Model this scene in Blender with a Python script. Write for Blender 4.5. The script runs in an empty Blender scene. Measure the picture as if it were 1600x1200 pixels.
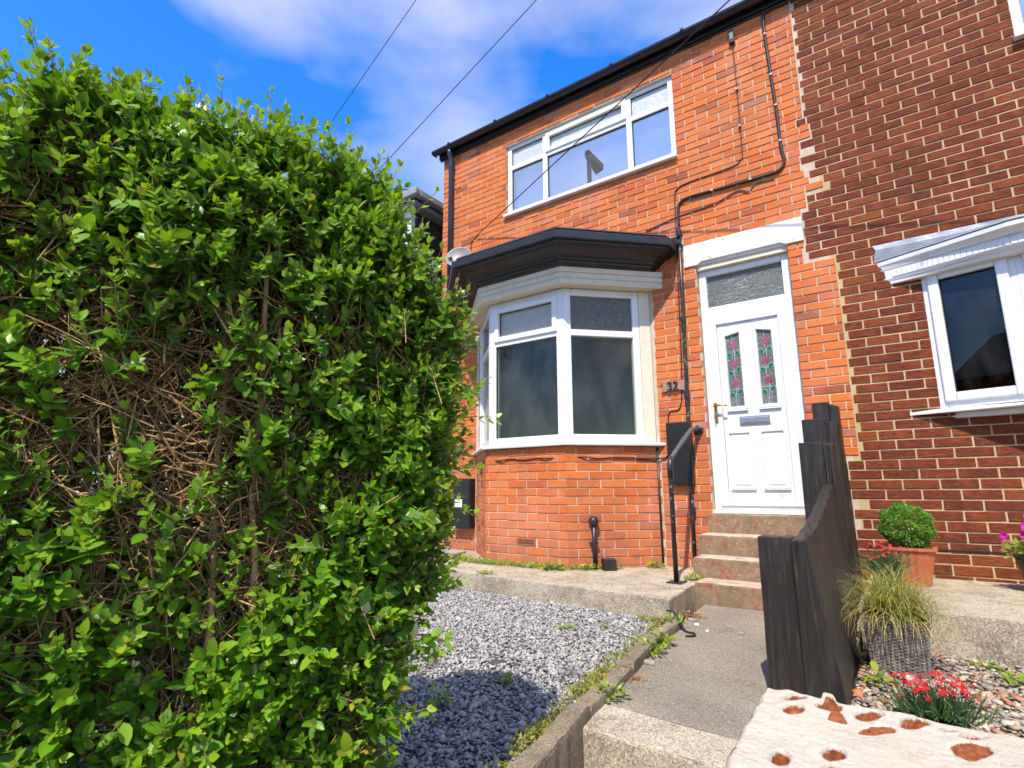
import bpy, math, random
import numpy as np
from mathutils import Vector, Matrix

random.seed(11)
rng = np.random.default_rng(11)
S = bpy.context.scene
COL = S.collection

# ------------------------------------------------------------------ camera
CAM = np.array([0.2712, -5.1103, 0.5812])
YAW, PITCH, ROLL, FPX = 0.6185, 0.1897, -0.0046, 851.4
def cam_basis():
    cy, sy, cp, sp = math.cos(YAW), math.sin(YAW), math.cos(PITCH), math.sin(PITCH)
    f = np.array([-sy*cp, cy*cp, sp]); r = np.array([cy, sy, 0.0]); u = np.cross(r, f)
    cr, sr = math.cos(ROLL), math.sin(ROLL)
    return r*cr+u*sr, u*cr-r*sr, f
CR, CU, CF = cam_basis()
cd = bpy.data.cameras.new('camera')
cam = bpy.data.objects.new('camera', cd); COL.objects.link(cam)
cam.matrix_world = Matrix(((CR[0], CU[0], -CF[0], CAM[0]), (CR[1], CU[1], -CF[1], CAM[1]),
                           (CR[2], CU[2], -CF[2], CAM[2]), (0, 0, 0, 1)))
cd.sensor_width = 36.0; cd.lens = FPX/1600*36.0
cd.clip_start = 0.02; cd.clip_end = 2000
cd.dof.use_dof = True; cd.dof.focus_distance = 2.4; cd.dof.aperture_fstop = 8.0
S.camera = cam
S.cycles.max_bounces = 5; S.cycles.diffuse_bounces = 4; S.cycles.glossy_bounces = 3; S.cycles.transmission_bounces = 3; S.cycles.transparent_max_bounces = 8
S.cycles.use_adaptive_sampling = True; S.cycles.adaptive_threshold = 0.03; S.cycles.use_light_tree = False

# ------------------------------------------------------------------ light
SUN_TO = Vector((0.30, -1.0, 1.54)).normalized()          # direction towards the sun
SUN_EL = math.asin(SUN_TO.z); SUN_AZ = math.atan2(SUN_TO.x, SUN_TO.y)
sd = bpy.data.lights.new('sun', 'SUN'); sd.energy = 3.7; sd.angle = math.radians(0.53); sd.color = (1.0, 0.93, 0.82)
sun = bpy.data.objects.new('sun', sd); COL.objects.link(sun)
sun.rotation_euler = SUN_TO.to_track_quat('Z', 'Y').to_euler(); sun.location = (2, -12, 14)

W = bpy.data.worlds.new('World'); S.world = W; W.use_nodes = True
wn, wl = W.node_tree.nodes, W.node_tree.links
wn.clear()
def wnode(t, **k):
    n = wn.new(t)
    for a, b in k.items(): setattr(n, a, b)
    return n
sky = wnode('ShaderNodeTexSky', sky_type='NISHITA'); sky.sun_disc = False
sky.sun_elevation = SUN_EL; sky.sun_rotation = SUN_AZ; sky.altitude = 50; sky.air_density = 1.0; sky.dust_density = 0.4; sky.ozone_density = 2.5
hs = wnode('ShaderNodeHueSaturation'); hs.inputs['Hue'].default_value = 0.512; hs.inputs['Saturation'].default_value = 1.40; hs.inputs['Value'].default_value = 1.32
wl.new(sky.outputs[0], hs.inputs['Color'])
tc = wnode('ShaderNodeTexCoord'); mp = wnode('ShaderNodeMapping'); mp.inputs['Scale'].default_value = (1.0, 1.0, 1.9); mp.inputs['Location'].default_value = (-4.635, -2.9, 5.899)
wl.new(tc.outputs['Generated'], mp.inputs['Vector'])
nz = wnode('ShaderNodeTexNoise'); nz.inputs['Scale'].default_value = 1.7; nz.inputs['Detail'].default_value = 7; nz.inputs['Roughness'].default_value = 0.5; nz.inputs['Distortion'].default_value = 0.25
wl.new(mp.outputs[0], nz.inputs['Vector'])
rp = wnode('ShaderNodeValToRGB'); rp.color_ramp.elements[0].position = 0.40; rp.color_ramp.elements[1].position = 0.68
rp.color_ramp.elements[0].color = (0, 0, 0, 1); rp.color_ramp.elements[1].color = (0.92, 0.92, 0.92, 1)
wl.new(nz.outputs['Fac'], rp.inputs['Fac'])
mx = wnode('ShaderNodeMixRGB'); mx.inputs[2].default_value = (3.3, 3.35, 3.65, 1)
wl.new(rp.outputs[0], mx.inputs[0]); wl.new(hs.outputs[0], mx.inputs[1])
bg = wnode('ShaderNodeBackground'); bg.inputs['Strength'].default_value = 0.15
wl.new(mx.outputs[0], bg.inputs['Color'])
wo = wnode('ShaderNodeOutputWorld'); wl.new(bg.outputs[0], wo.inputs['Surface'])

S.view_settings.view_transform = 'Standard'; S.view_settings.look = 'None'
S.view_settings.exposure = 0.92; S.view_settings.gamma = 1.0; S.view_settings.use_curve_mapping = False

# ================================================================== materials
MATS = {}
class NT:
    def __init__(s, name):
        s.m = bpy.data.materials.new(name); s.m.use_nodes = True
        s.n, s.l = s.m.node_tree.nodes, s.m.node_tree.links
        s.n.clear(); s.out = s.n.new('ShaderNodeOutputMaterial'); MATS[name] = s.m
        s.pos = None
    def new(s, t, **k):
        n = s.n.new(t)
        for a, b in k.items(): setattr(n, a, b)
        return n
    def P(s):
        if s.pos is None: s.pos = s.new('ShaderNodeNewGeometry')
        return s.pos.outputs['Position']
    def noise(s, scale, detail=4, rough=0.55, vec=None, stretch=None, rot=None, dist=0):
        v = vec or s.P()
        if stretch or rot:
            m = s.new('ShaderNodeMapping')
            if stretch: m.inputs['Scale'].default_value = stretch
            if rot: m.inputs['Rotation'].default_value = rot
            s.l.new(v, m.inputs['Vector']); v = m.outputs[0]
        n = s.new('ShaderNodeTexNoise'); n.inputs['Scale'].default_value = scale; n.inputs['Detail'].default_value = detail
        n.inputs['Roughness'].default_value = rough; n.inputs['Distortion'].default_value = dist
        s.l.new(v, n.inputs['Vector']); return n.outputs['Fac']
    def ramp(s, fac, stops, interp='LINEAR'):
        r = s.new('ShaderNodeValToRGB'); e = r.color_ramp.elements; r.color_ramp.interpolation = interp
        while len(e) < len(stops): e.new(0.5)
        for i, (p, c) in enumerate(stops):
            e[i].position = p; e[i].color = (c[0], c[1], c[2], 1) if len(c) > 2 else (c[0],)*3+(1,)
        s.l.new(fac, r.inputs['Fac']); return r.outputs['Color']
    def mix(s, fac, a, b, mode='MIX'):
        m = s.new('ShaderNodeMixRGB', blend_type=mode)
        for i, v in enumerate((fac, a, b)):
            if isinstance(v, (int, float)): m.inputs[i].default_value = v if i == 0 else (v, v, v, 1)
            elif isinstance(v, tuple): m.inputs[i].default_value = (v[0], v[1], v[2], 1)
            else: s.l.new(v, m.inputs[i])
        return m.outputs[0]
    def math(s, op, a, b=0.0):
        m = s.new('ShaderNodeMath', operation=op)
        for i, v in enumerate((a, b)):
            if isinstance(v, (int, float)): m.inputs[i].default_value = v
            else: s.l.new(v, m.inputs[i])
        return m.outputs[0]
    def rand(s):
        oi = s.new('ShaderNodeObjectInfo'); g = s.new('ShaderNodeNewGeometry')
        return s.math('FRACT', s.math('ADD', s.math('MULTIPLY', oi.outputs['Random'], 7.31), g.outputs['Random Per Island']))
    def attr(s, name):
        a = s.new('ShaderNodeAttribute'); a.attribute_name = name; return a.outputs['Fac']
    def bump(s, h, strength=0.3, dist=0.01, prev=None):
        b = s.new('ShaderNodeBump'); b.inputs['Strength'].default_value = strength; b.inputs['Distance'].default_value = dist
        s.l.new(h, b.inputs['Height'])
        if prev is not None: s.l.new(prev, b.inputs['Normal'])
        return b.outputs[0]
    def bsdf(s, color, rough=0.6, spec=0.5, metal=0.0, normal=None, coat=0.0, emit=None):
        b = s.new('ShaderNodeBsdfPrincipled')
        def put(k, v):
            if isinstance(v, (int, float)): b.inputs[k].default_value = v
            elif isinstance(v, tuple): b.inputs[k].default_value = (v[0], v[1], v[2], 1)
            else: s.l.new(v, b.inputs[k])
        put('Base Color', color); put('Roughness', rough); put('Specular IOR Level', spec); put('Metallic', metal); put('Coat Weight', coat)
        if normal is not None: s.l.new(normal, b.inputs['Normal'])
        return b.outputs[0]
    def done(s, sh): s.l.new(sh, s.out.inputs['Surface']); return s.m

def simple(name, color, rough=0.6, spec=0.4, metal=0.0, var=0.12, nscale=9.0, bump=0.15, bscale=60.0, bdist=0.004, dirt=None, coat=0.0):
    t = NT(name)
    n = t.noise(nscale, 5)
    lo = tuple(c*(1-var) for c in color); hi = tuple(min(1, c*(1+var)) for c in color)
    col = t.ramp(n, [(0.3, lo), (0.7, hi)])
    if dirt:
        d = t.noise(dirt[1], 7, 0.65)
        col = t.mix(t.ramp(d, [(dirt[2], (0, 0, 0)), (dirt[2]+0.12, (1, 1, 1))]), col, dirt[0])
    nb = t.bump(t.noise(bscale, 4), bump, bdist)
    return t.done(t.bsdf(col, rough, spec, metal, nb, coat))

# orange pressed brick
def m_orange():
    t = NT('orange_brick')
    r = t.rand()
    base = t.ramp(r, [(0.0, (0.55, 0.130, 0.022)), (0.22, (0.60, 0.155, 0.032)), (0.42, (0.50, 0.105, 0.020)), (0.60, (0.60, 0.185, 0.055)),
                      (0.80, (0.55, 0.135, 0.026)), (0.91, (0.44, 0.098, 0.026)), (0.97, (0.22, 0.055, 0.028)), (1.0, (0.54, 0.20, 0.10))], 'LINEAR')
    n1 = t.noise(7.0, 6, 0.6); n2 = t.noise(55.0, 5, 0.65); n3 = t.noise(1.6, 4)
    col = t.mix(t.ramp(n1, [(0.55, (0, 0, 0)), (0.80, (0.6, 0.6, 0.6))]), base, (0.20, 0.060, 0.030))
    col = t.mix(t.ramp(n2, [(0.52, (0, 0, 0)), (0.75, (0.5, 0.5, 0.5))]), col, (0.62, 0.23, 0.10))
    col = t.mix(t.ramp(t.noise(38, 6, 0.7), [(0.56, (0, 0, 0)), (0.72, (0.55, 0.55, 0.55))]), col, (0.26, 0.07, 0.03))
    col = t.mix(t.ramp(n3, [(0.52, (0, 0, 0)), (0.70, (0.55, 0.55, 0.55))]), col, (0.60, 0.235, 0.145))
    # damp, pale lime bloom near the footing
    sep = t.new('ShaderNodeSeparateXYZ'); t.l.new(t.P(), sep.inputs[0])
    low = t.new('ShaderNodeMapRange'); low.inputs['From Min'].default_value = 0.42; low.inputs['From Max'].default_value = -0.1
    t.l.new(sep.outputs['Z'], low.inputs['Value'])
    lowf = t.math('MULTIPLY', low.outputs[0], t.ramp(t.noise(11, 5), [(0.35, (0.15, 0.15, 0.15)), (0.65, (0.85, 0.85, 0.85))]))
    col = t.mix(lowf, col, (0.34, 0.125, 0.075))
    spall = t.noise(14, 8, 0.72)
    col = t.mix(t.ramp(spall, [(0.60, (0, 0, 0)), (0.66, (0.6, 0.6, 0.6))]), col, (0.60, 0.27, 0.16))
    soot = t.noise(2.3, 7, 0.7, stretch=(1, 1, 0.45))
    col = t.mix(t.ramp(soot, [(0.50, (0, 0, 0)), (0.72, (0.55, 0.55, 0.55))]), col, (0.25, 0.10, 0.06))
    speck = t.noise(160, 2, 0.5)
    col = t.mix(t.ramp(speck, [(0.72, (0, 0, 0)), (0.78, (0.7, 0.7, 0.7))]), col, (0.10, 0.04, 0.03))
    nb = t.bump(t.noise(130, 5, 0.7), 0.5, 0.003); nb = t.bump(t.noise(22, 4), 0.4, 0.006, nb)
    return t.done(t.bsdf(col, 0.78, 0.3, 0, nb))
m_orange()
def m_rustic():
    t = NT('rustic_brick')
    r = t.rand()
    base = t.ramp(r, [(0.0, (0.32, 0.074, 0.024)), (0.3, (0.24, 0.053, 0.019)), (0.55, (0.31, 0.070, 0.023)), (0.8, (0.20, 0.046, 0.019)), (0.93, (0.40, 0.105, 0.03)), (1.0, (0.28, 0.062, 0.022))])
    drag = t.noise(1.0, 4, 0.65, stretch=(20, 20, 150), rot=(0, 0.20, 0), dist=1.2)
    patch = t.noise(9.0, 4)
    col = t.mix(t.ramp(drag, [(0.40, (0, 0, 0)), (0.60, (1, 1, 1))]), t.mix(0.62, base, (0.060, 0.018, 0.011)), base)
    col = t.mix(t.ramp(patch, [(0.52, (0, 0, 0)), (0.72, (0.75, 0.75, 0.75))]), col, (0.33, 0.085, 0.025))
    col = t.mix(t.ramp(drag, [(0.62, (0, 0, 0)), (0.70, (0.5, 0.5, 0.5))]), col, (0.34, 0.15, 0.09))
    nb = t.bump(drag, 1.0, 0.018); nb = t.bump(t.noise(140, 4), 0.4, 0.003, nb)
    return t.done(t.bsdf(col, 0.7, 0.22, 0, nb))
m_rustic()
def m_mortar(name, c, c2):
    t = NT(name)
    col = t.ramp(t.noise(6, 6, 0.6), [(0.3, c), (0.7, c2)])
    col = t.mix(t.ramp(t.noise(90, 4), [(0.5, (0, 0, 0)), (0.8, (0.5, 0.5, 0.5))]), col, tuple(x*0.45 for x in c))
    nb = t.bump(t.noise(120, 5, 0.7), 0.8, 0.004)
    return t.done(t.bsdf(col, 0.92, 0.15, 0, nb))
m_mortar('old_mortar', (0.46, 0.35, 0.25), (0.62, 0.52, 0.40))
m_mortar('buff_mortar', (0.42, 0.30, 0.15), (0.56, 0.42, 0.24))

simple('white_pvc', (0.70, 0.70, 0.69), 0.28, 0.5, var=0.02, bump=0.02, dirt=((0.56, 0.52, 0.45), 6.0, 0.60))
def m_oldpaint():
    t = NT('flaking_white_paint')
    col = t.ramp(t.noise(5, 5), [(0.3, (0.62, 0.60, 0.54)), (0.7, (0.72, 0.71, 0.67))])
    chip = t.ramp(t.noise(13, 9, 0.74), [(0.635, (0, 0, 0)), (0.655, (1, 1, 1))])
    col = t.mix(chip, col, t.ramp(t.noise(30, 4), [(0.4, (0.28, 0.13, 0.08)), (0.6, (0.48, 0.38, 0.28))]))
    nb = t.bump(chip, 0.6, -0.003); nb = t.bump(t.noise(70, 4), 0.25, 0.004, nb)
    return t.done(t.bsdf(col, 0.6, 0.35, 0, nb))
m_oldpaint()
simple('cream_timber', (0.66, 0.59, 0.45), 0.55, 0.4, var=0.08, bump=0.2, dirt=((0.36, 0.27, 0.17), 9.0, 0.63))
simple('black_gloss', (0.013, 0.011, 0.010), 0.38, 0.5, var=0.3, bump=0.25, dirt=((0.055, 0.045, 0.036), 8.0, 0.62))
simple('black_plastic', (0.017, 0.018, 0.021), 0.35, 0.5, var=0.2, bump=0.05, dirt=((0.08, 0.075, 0.07), 14.0, 0.66))
simple('blue_black_plastic', (0.020, 0.026, 0.042), 0.30, 0.5, var=0.15, bump=0.03)
def m_chipped():
    t = NT('chipped_black_paint')
    col = t.ramp(t.noise(8, 4), [(0.3, (0.012, 0.012, 0.012)), (0.7, (0.028, 0.026, 0.025))])
    chip = t.ramp(t.noise(26, 7, 0.65), [(0.60, (0, 0, 0)), (0.63, (1, 1, 1))])
    col = t.mix(chip, col, (0.20, 0.20, 0.19))
    nb = t.bump(chip, 0.5, -0.002)
    return t.done(t.bsdf(col, 0.38, 0.5, 0, nb))
m_chipped()
simple('grey_sleeve', (0.085, 0.08, 0.073), 0.6, 0.3, var=0.15, dirt=((0.05, 0.045, 0.04), 20, 0.62))
simple('cable_black', (0.02, 0.02, 0.02), 0.5, 0.4)
simple('clip_white', (0.5, 0.48, 0.45), 0.5)
simple('lead_grey', (0.27, 0.29, 0.32), 0.45, 0.5, metal=0.2, var=0.2, bump=0.5, bscale=9, bdist=0.02)
simple('grey_fascia', (0.27, 0.27, 0.27), 0.4)
simple('dark_cladding', (0.045, 0.037, 0.033), 0.6, var=0.25, bump=0.4)
simple('dish_grey', (0.19, 0.185, 0.185), 0.45, var=0.06)
simple('aluminium', (0.42, 0.43, 0.44), 0.35, 0.5, metal=0.8, var=0.1, bump=0.3, bscale=300, bdist=0.001)
simple('brass', (0.55, 0.36, 0.10), 0.28, 0.5, metal=1.0, var=0.1)
simple('interior_paint', (0.58, 0.57, 0.48), 0.9, 0.1, var=0.1)
simple('interior_light', (0.45, 0.435, 0.39), 0.9, 0.1, var=0.05)
simple('terracotta_plastic', (0.42, 0.11, 0.045), 0.42, 0.5, var=0.12)
simple('terracotta_airbrick', (0.36, 0.10, 0.04), 0.75, 0.3, var=0.2, bump=0.4)
simple('black_pot', (0.016, 0.015, 0.015), 0.4, 0.5)
simple('soil', (0.035, 0.024, 0.016), 0.95, 0.1, var=0.4, bump=0.8, bscale=40, bdist=0.02)
simple('slate', (0.06, 0.062, 0.07), 0.6, 0.4, var=0.3)
simple('wood_plaque', (0.30, 0.20, 0.14), 0.8, 0.2, var=0.35, nscale=30, bump=0.6, bscale=90)
simple('lamp_steel', (0.16, 0.17, 0.17), 0.5, 0.5)
simple('bark', (0.075, 0.055, 0.038), 0.9, 0.15, var=0.3, bump=0.7)
simple('white_card', (0.75, 0.75, 0.73), 0.7)
simple('debris_grey', (0.30, 0.28, 0.27), 0.8, var=0.3)

def m_concrete(name, c, c2, agg=(0.10, 0.09, 0.08), stain=(0.12, 0.10, 0.075), moss=None, pit=0.8, stain_at=0.54):
    t = NT(name)
    col = t.ramp(t.noise(2.6, 7, 0.62), [(0.32, c), (0.68, c2)])
    col = t.mix(t.ramp(t.noise(4.3, 8, 0.68, dist=0.4), [(stain_at, (0, 0, 0)), (stain_at+0.16, (0.75, 0.75, 0.75))]), col, stain)
    vo = t.new('ShaderNodeTexVoronoi'); vo.inputs['Scale'].default_value = 190; t.l.new(t.P(), vo.inputs['Vector'])
    sp = t.new('ShaderNodeSeparateXYZ'); t.l.new(vo.outputs['Color'], sp.inputs[0])
    col = t.mix(t.ramp(sp.outputs[0], [(0.68, (0, 0, 0)), (0.75, (0.55, 0.55, 0.55))]), col, agg)
    col = t.mix(t.ramp(sp.outputs[1], [(0.80, (0, 0, 0)), (0.86, (0.55, 0.55, 0.55))]), col, tuple(min(1, x*1.5) for x in c2))
    if moss: col = t.mix(t.ramp(t.noise(12, 6, 0.7), [(0.58, (0, 0, 0)), (0.7, (0.8, 0.8, 0.8))]), col, moss)
    nb = t.bump(t.noise(180, 4, 0.7), pit, 0.004); nb = t.bump(t.noise(16, 5), 0.5, 0.012, nb)
    return t.done(t.bsdf(col, 0.9, 0.2, 0, nb))
m_concrete('slab_concrete', (0.33, 0.27, 0.19), (0.49, 0.41, 0.305), stain=(0.19, 0.15, 0.10), stain_at=0.47, moss=(0.13, 0.115, 0.085))
m_concrete('path_concrete', (0.20, 0.168, 0.128), (0.28, 0.24, 0.185), stain=(0.13, 0.11, 0.08), stain_at=0.56, pit=1.0)
m_concrete('step_concrete', (0.34, 0.285, 0.205), (0.47, 0.40, 0.30), stain=(0.15, 0.115, 0.075), stain_at=0.52, pit=1.0)
m_concrete('kerb_concrete', (0.17, 0.130, 0.085), (0.26, 0.205, 0.14), stain=(0.11, 0.085, 0.05), moss=(0.105, 0.10, 0.025), stain_at=0.48)
m_concrete('pavement_concrete', (0.22, 0.21, 0.19), (0.30, 0.285, 0.26))
def m_redstep():
    t = NT('red_worn_step')
    col = t.ramp(t.noise(9, 6), [(0.3, (0.17, 0.125, 0.07)), (0.7, (0.31, 0.24, 0.145))])
    red = t.ramp(t.noise(9, 9, 0.75, dist=0.8), [(0.44, (0, 0, 0)), (0.62, (0.75, 0.75, 0.75))])
    col = t.mix(red, col, t.ramp(t.noise(24, 4), [(0.4, (0.20, 0.065, 0.038)), (0.65, (0.34, 0.085, 0.06))]))
    col = t.mix(t.ramp(t.noise(48, 6, 0.7), [(0.58, (0, 0, 0)), (0.68, (0.7, 0.7, 0.7))]), col, (0.50, 0.44, 0.32))
    # worn pale treads: upward faces have lost their paint
    g = t.new('ShaderNodeNewGeometry'); sp = t.new('ShaderNodeSeparateXYZ'); t.l.new(g.outputs['True Normal'], sp.inputs[0])
    up = t.ramp(sp.outputs['Z'], [(0.6, (0, 0, 0)), (0.8, (0.8, 0.8, 0.8))])
    col = t.mix(up, col, t.ramp(t.noise(13, 6, 0.65), [(0.35, (0.33, 0.25, 0.18)), (0.6, (0.56, 0.49, 0.40))]))
    nb = t.bump(t.noise(150, 4, 0.7), 0.8, 0.004); nb = t.bump(t.noise(20, 4), 0.5, 0.01, nb)
    return t.done(t.bsdf(col, 0.88, 0.2, 0, nb))
m_redstep()
def m_stones(name, stops, rough=0.85, dark=None):
    t = NT(name)
    col = t.ramp(t.rand(), stops)
    col = t.mix(t.ramp(t.noise(120, 4), [(0.45, (0, 0, 0)), (0.75, (0.4, 0.4, 0.4))]), col, 0.6, 'MULTIPLY')
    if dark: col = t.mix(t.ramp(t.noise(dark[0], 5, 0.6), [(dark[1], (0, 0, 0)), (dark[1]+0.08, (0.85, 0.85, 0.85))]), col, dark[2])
    nb = t.bump(t.noise(260, 3), 0.4, 0.002)
    return t.done(t.bsdf(col, rough, 0.25, 0, nb))
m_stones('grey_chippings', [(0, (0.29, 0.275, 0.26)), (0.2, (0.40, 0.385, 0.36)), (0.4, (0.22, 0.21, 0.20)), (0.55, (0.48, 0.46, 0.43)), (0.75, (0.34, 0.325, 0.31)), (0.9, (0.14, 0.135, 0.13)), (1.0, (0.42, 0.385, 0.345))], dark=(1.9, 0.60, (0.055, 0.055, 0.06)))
m_stones('mixed_pebbles', [(0, (0.17, 0.15, 0.13)), (0.16, (0.42, 0.34, 0.25)), (0.3, (0.24, 0.22, 0.20)), (0.44, (0.46, 0.34, 0.21)), (0.56, (0.11, 0.105, 0.10)), (0.68, (0.52, 0.46, 0.38)), (0.78, (0.46, 0.15, 0.065)), (0.88, (0.28, 0.19, 0.12)), (1.0, (0.34, 0.31, 0.27))], 0.6)
simple('gravel_bed', (0.14, 0.135, 0.13), 0.95, 0.1, var=0.4, nscale=60, bump=1.0, bscale=120, bdist=0.02)
simple('pebble_bed', (0.09, 0.07, 0.05), 0.95, 0.1, var=0.4, nscale=50, bump=1.0, bscale=90, bdist=0.02)
simple('asphalt', (0.05, 0.05, 0.052), 0.9, 0.2, var=0.2, bump=0.6)
simple('ground_soil', (0.10, 0.085, 0.06), 0.95, 0.1, var=0.4, nscale=3)

def m_timber():
    t = NT('black_stained_timber')
    grain = t.noise(1.0, 7, 0.65, stretch=(42, 42, 3.0), dist=1.2)
    fine = t.noise(1.0, 5, 0.6, stretch=(200, 200, 12))
    col = t.ramp(grain, [(0.28, (0.006, 0.005, 0.004)), (0.5, (0.021, 0.0165, 0.0135)), (0.75, (0.055, 0.043, 0.033))])
    bare = t.ramp(t.noise(3.4, 7, 0.66, stretch=(1, 1, 0.35)), [(0.62, (0, 0, 0)), (0.72, (0.8, 0.8, 0.8))])
    col = t.mix(bare, col, t.ramp(fine, [(0.3, (0.055, 0.040, 0.026)), (0.7, (0.16, 0.13, 0.085))]))
    nb = t.bump(grain, 0.8, 0.007); nb = t.bump(fine, 0.6, 0.004, nb)
    return t.done(t.bsdf(col, 0.48, 0.45, 0, nb))
m_timber()
def m_wicker():
    t = NT('wicker_weave')
    col = t.ramp(t.rand(), [(0, (0.13, 0.105, 0.08)), (0.35, (0.22, 0.18, 0.145)), (0.7, (0.31, 0.265, 0.22)), (1, (0.18, 0.145, 0.115))])
    nb = t.bump(t.noise(150, 3, stretch=(1, 1, 5)), 0.4, 0.003)
    return t.done(t.bsdf(col, 0.5, 0.4, 0, nb))
m_wicker()

def m_glass(name, tint, refl, rough=0.0):
    t = NT(name)
    tr = t.new('ShaderNodeBsdfTransparent'); tr.inputs['Color'].default_value = (*tint, 1)
    gl = t.new('ShaderNodeBsdfGlossy'); gl.inputs['Roughness'].default_value = rough; gl.inputs['Color'].default_value = (0.95, 0.97, 1, 1)
    lw = t.new('ShaderNodeLayerWeight'); lw.inputs['Blend'].default_value = 0.5
    f = t.math('MINIMUM', t.math('ADD', t.math('MULTIPLY', t.math('POWER', lw.outputs['Facing'], 4.0), 0.4), refl), 0.95)
    # faint smears in the glass
    sm = t.ramp(t.noise(2.6, 6, 0.6, stretch=(1, 1, 0.5)), [(0.45, (0, 0, 0)), (0.85, (0.05, 0.05, 0.05))])
    mx_ = t.new('ShaderNodeMixShader'); t.l.new(f, mx_.inputs[0]); t.l.new(tr.outputs[0], mx_.inputs[1]); t.l.new(gl.outputs[0], mx_.inputs[2])
    df = t.new('ShaderNodeBsdfDiffuse'); df.inputs['Color'].default_value = (0.7, 0.72, 0.7, 1)
    m2 = t.new('ShaderNodeMixShader'); t.l.new(sm, m2.inputs[0]); t.l.new(mx_.outputs[0], m2.inputs[1]); t.l.new(df.outputs[0], m2.inputs[2])
    return t.done(m2.outputs[0])
m_glass('window_glass', (0.86, 0.88, 0.80), 0.02)
m_glass('coated_glass', (0.95, 0.95, 0.93), 0.45)
m_glass('dark_glass', (0.30, 0.32, 0.30), 0.03)
def m_obscure(name, c, c2, scale=26, amp=0.9):
    t = NT(name)
    n = t.noise(scale, 4, 0.6, dist=1.6); n2 = t.noise(scale*4, 3)
    col = t.ramp(n, [(0.3, c), (0.7, c2)])
    nb = t.bump(n, amp, 0.02); nb = t.bump(n2, amp*0.55, 0.006, nb)
    return t.done(t.bsdf(col, 0.12, 0.8, 0, nb))
m_obscure('obscure_glass', (0.055, 0.065, 0.06), (0.15, 0.165, 0.155))
m_obscure('frosted_glass', (0.27, 0.285, 0.255), (0.40, 0.41, 0.37), 40, 0.5)
m_obscure('frosted_pale', (0.44, 0.46, 0.45), (0.56, 0.58, 0.57), 34, 0.35)
m_obscure('leaded_glass', (0.085, 0.10, 0.09), (0.15, 0.17, 0.155), 30)
simple('rose_red', (0.30, 0.012, 0.030), 0.15, 0.6, var=0.25)
simple('rose_pink', (0.34, 0.035, 0.06), 0.15, 0.6, var=0.25)
simple('glass_green', (0.005, 0.13, 0.045), 0.15, 0.6, var=0.2)
simple('lead_came', (0.55, 0.56, 0.56), 0.4, 0.5, metal=0.5, var=0.05)

def m_leaf(name, dark, mid, young, trans=0.32, rough=0.36, spec=0.5, old=None):
    t = NT(name)
    a = t.attr('young')
    r = t.rand()
    col = t.ramp(r, [(0.0, dark), (0.55, mid), (1.0, tuple(x*1.25 for x in mid))])
    if old: col = t.mix(t.ramp(r, [(0.978, (0, 0, 0)), (0.988, (1, 1, 1))]), col, old)
    col = t.mix(a, col, young)
    rib = t.attr('rib')
    col = t.mix(t.math('MULTIPLY', rib, 0.35), col, tuple(min(1, x*1.8) for x in mid))
    df = t.new('ShaderNodeBsdfDiffuse'); t.l.new(col, df.inputs['Color'])
    gs = t.new('ShaderNodeBsdfGlossy'); gs.inputs['Roughness'].default_value = rough
    fr = t.new('ShaderNodeFresnel'); fr.inputs['IOR'].default_value = 1.0+0.9*spec
    m0 = t.new('ShaderNodeMixShader'); t.l.new(fr.outputs[0], m0.inputs[0]); t.l.new(df.outputs[0], m0.inputs[1]); t.l.new(gs.outputs[0], m0.inputs[2])
    b = m0.outputs[0]
    tr = t.new('ShaderNodeBsdfTranslucent'); t.l.new(t.mix(1.0, col, (1.5, 1.5, 0.6), 'MULTIPLY'), tr.inputs['Color'])
    ms = t.new('ShaderNodeMixShader'); ms.inputs[0].default_value = trans
    t.l.new(b, ms.inputs[1]); t.l.new(tr.outputs[0], ms.inputs[2])
    return t.done(ms.outputs[0])
m_leaf('privet_leaf', (0.026, 0.090, 0.005), (0.090, 0.210, 0.009), (0.29, 0.40, 0.020), 0.33, 0.36, 0.45, (0.30, 0.22, 0.03))
m_leaf('box_leaf', (0.030, 0.105, 0.008), (0.075, 0.20, 0.018), (0.20, 0.36, 0.04))
m_leaf('weed_leaf', (0.07, 0.14, 0.012), (0.16, 0.24, 0.025), (0.32, 0.34, 0.04))
m_leaf('dry_leaf', (0.22, 0.10, 0.03), (0.34, 0.17, 0.05), (0.45, 0.28, 0.08), 0.2)
m_leaf('moss_leaf', (0.08, 0.10, 0.010), (0.17, 0.17, 0.02), (0.28, 0.26, 0.04), 0.15, 0.7, 0.2)
m_leaf('grass_blade', (0.10, 0.16, 0.022), (0.24, 0.30, 0.065), (0.48, 0.33, 0.12))
m_leaf('dianthus_leaf', (0.035, 0.085, 0.030), (0.075, 0.15, 0.050), (0.20, 0.30, 0.06))
m_leaf('red_petal', (0.40, 0.004, 0.008), (0.52, 0.007, 0.012), (0.65, 0.03, 0.04), 0.25, 0.5, 0.3)
m_leaf('magenta_petal', (0.36, 0.010, 0.20), (0.46, 0.020, 0.30), (0.30, 0.03, 0.45), 0.3, 0.5, 0.3)
m_leaf('tree_leaf', (0.02, 0.06, 0.008), (0.04, 0.10, 0.015), (0.08, 0.16, 0.02))
def m_twig():
    t = NT('privet_twig')
    col = t.ramp(t.rand(), [(0, (0.15, 0.080, 0.032)), (0.5, (0.34, 0.195, 0.085)), (1, (0.50, 0.33, 0.16))])
    col = t.mix(t.ramp(t.noise(60, 4), [(0.45, (0, 0, 0)), (0.7, (0.6, 0.6, 0.6))]), col, 0.55, 'MULTIPLY')
    return t.done(t.bsdf(col, 0.8, 0.2, 0, t.bump(t.noise(140, 4), 0.6, 0.003)))
m_twig()
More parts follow.
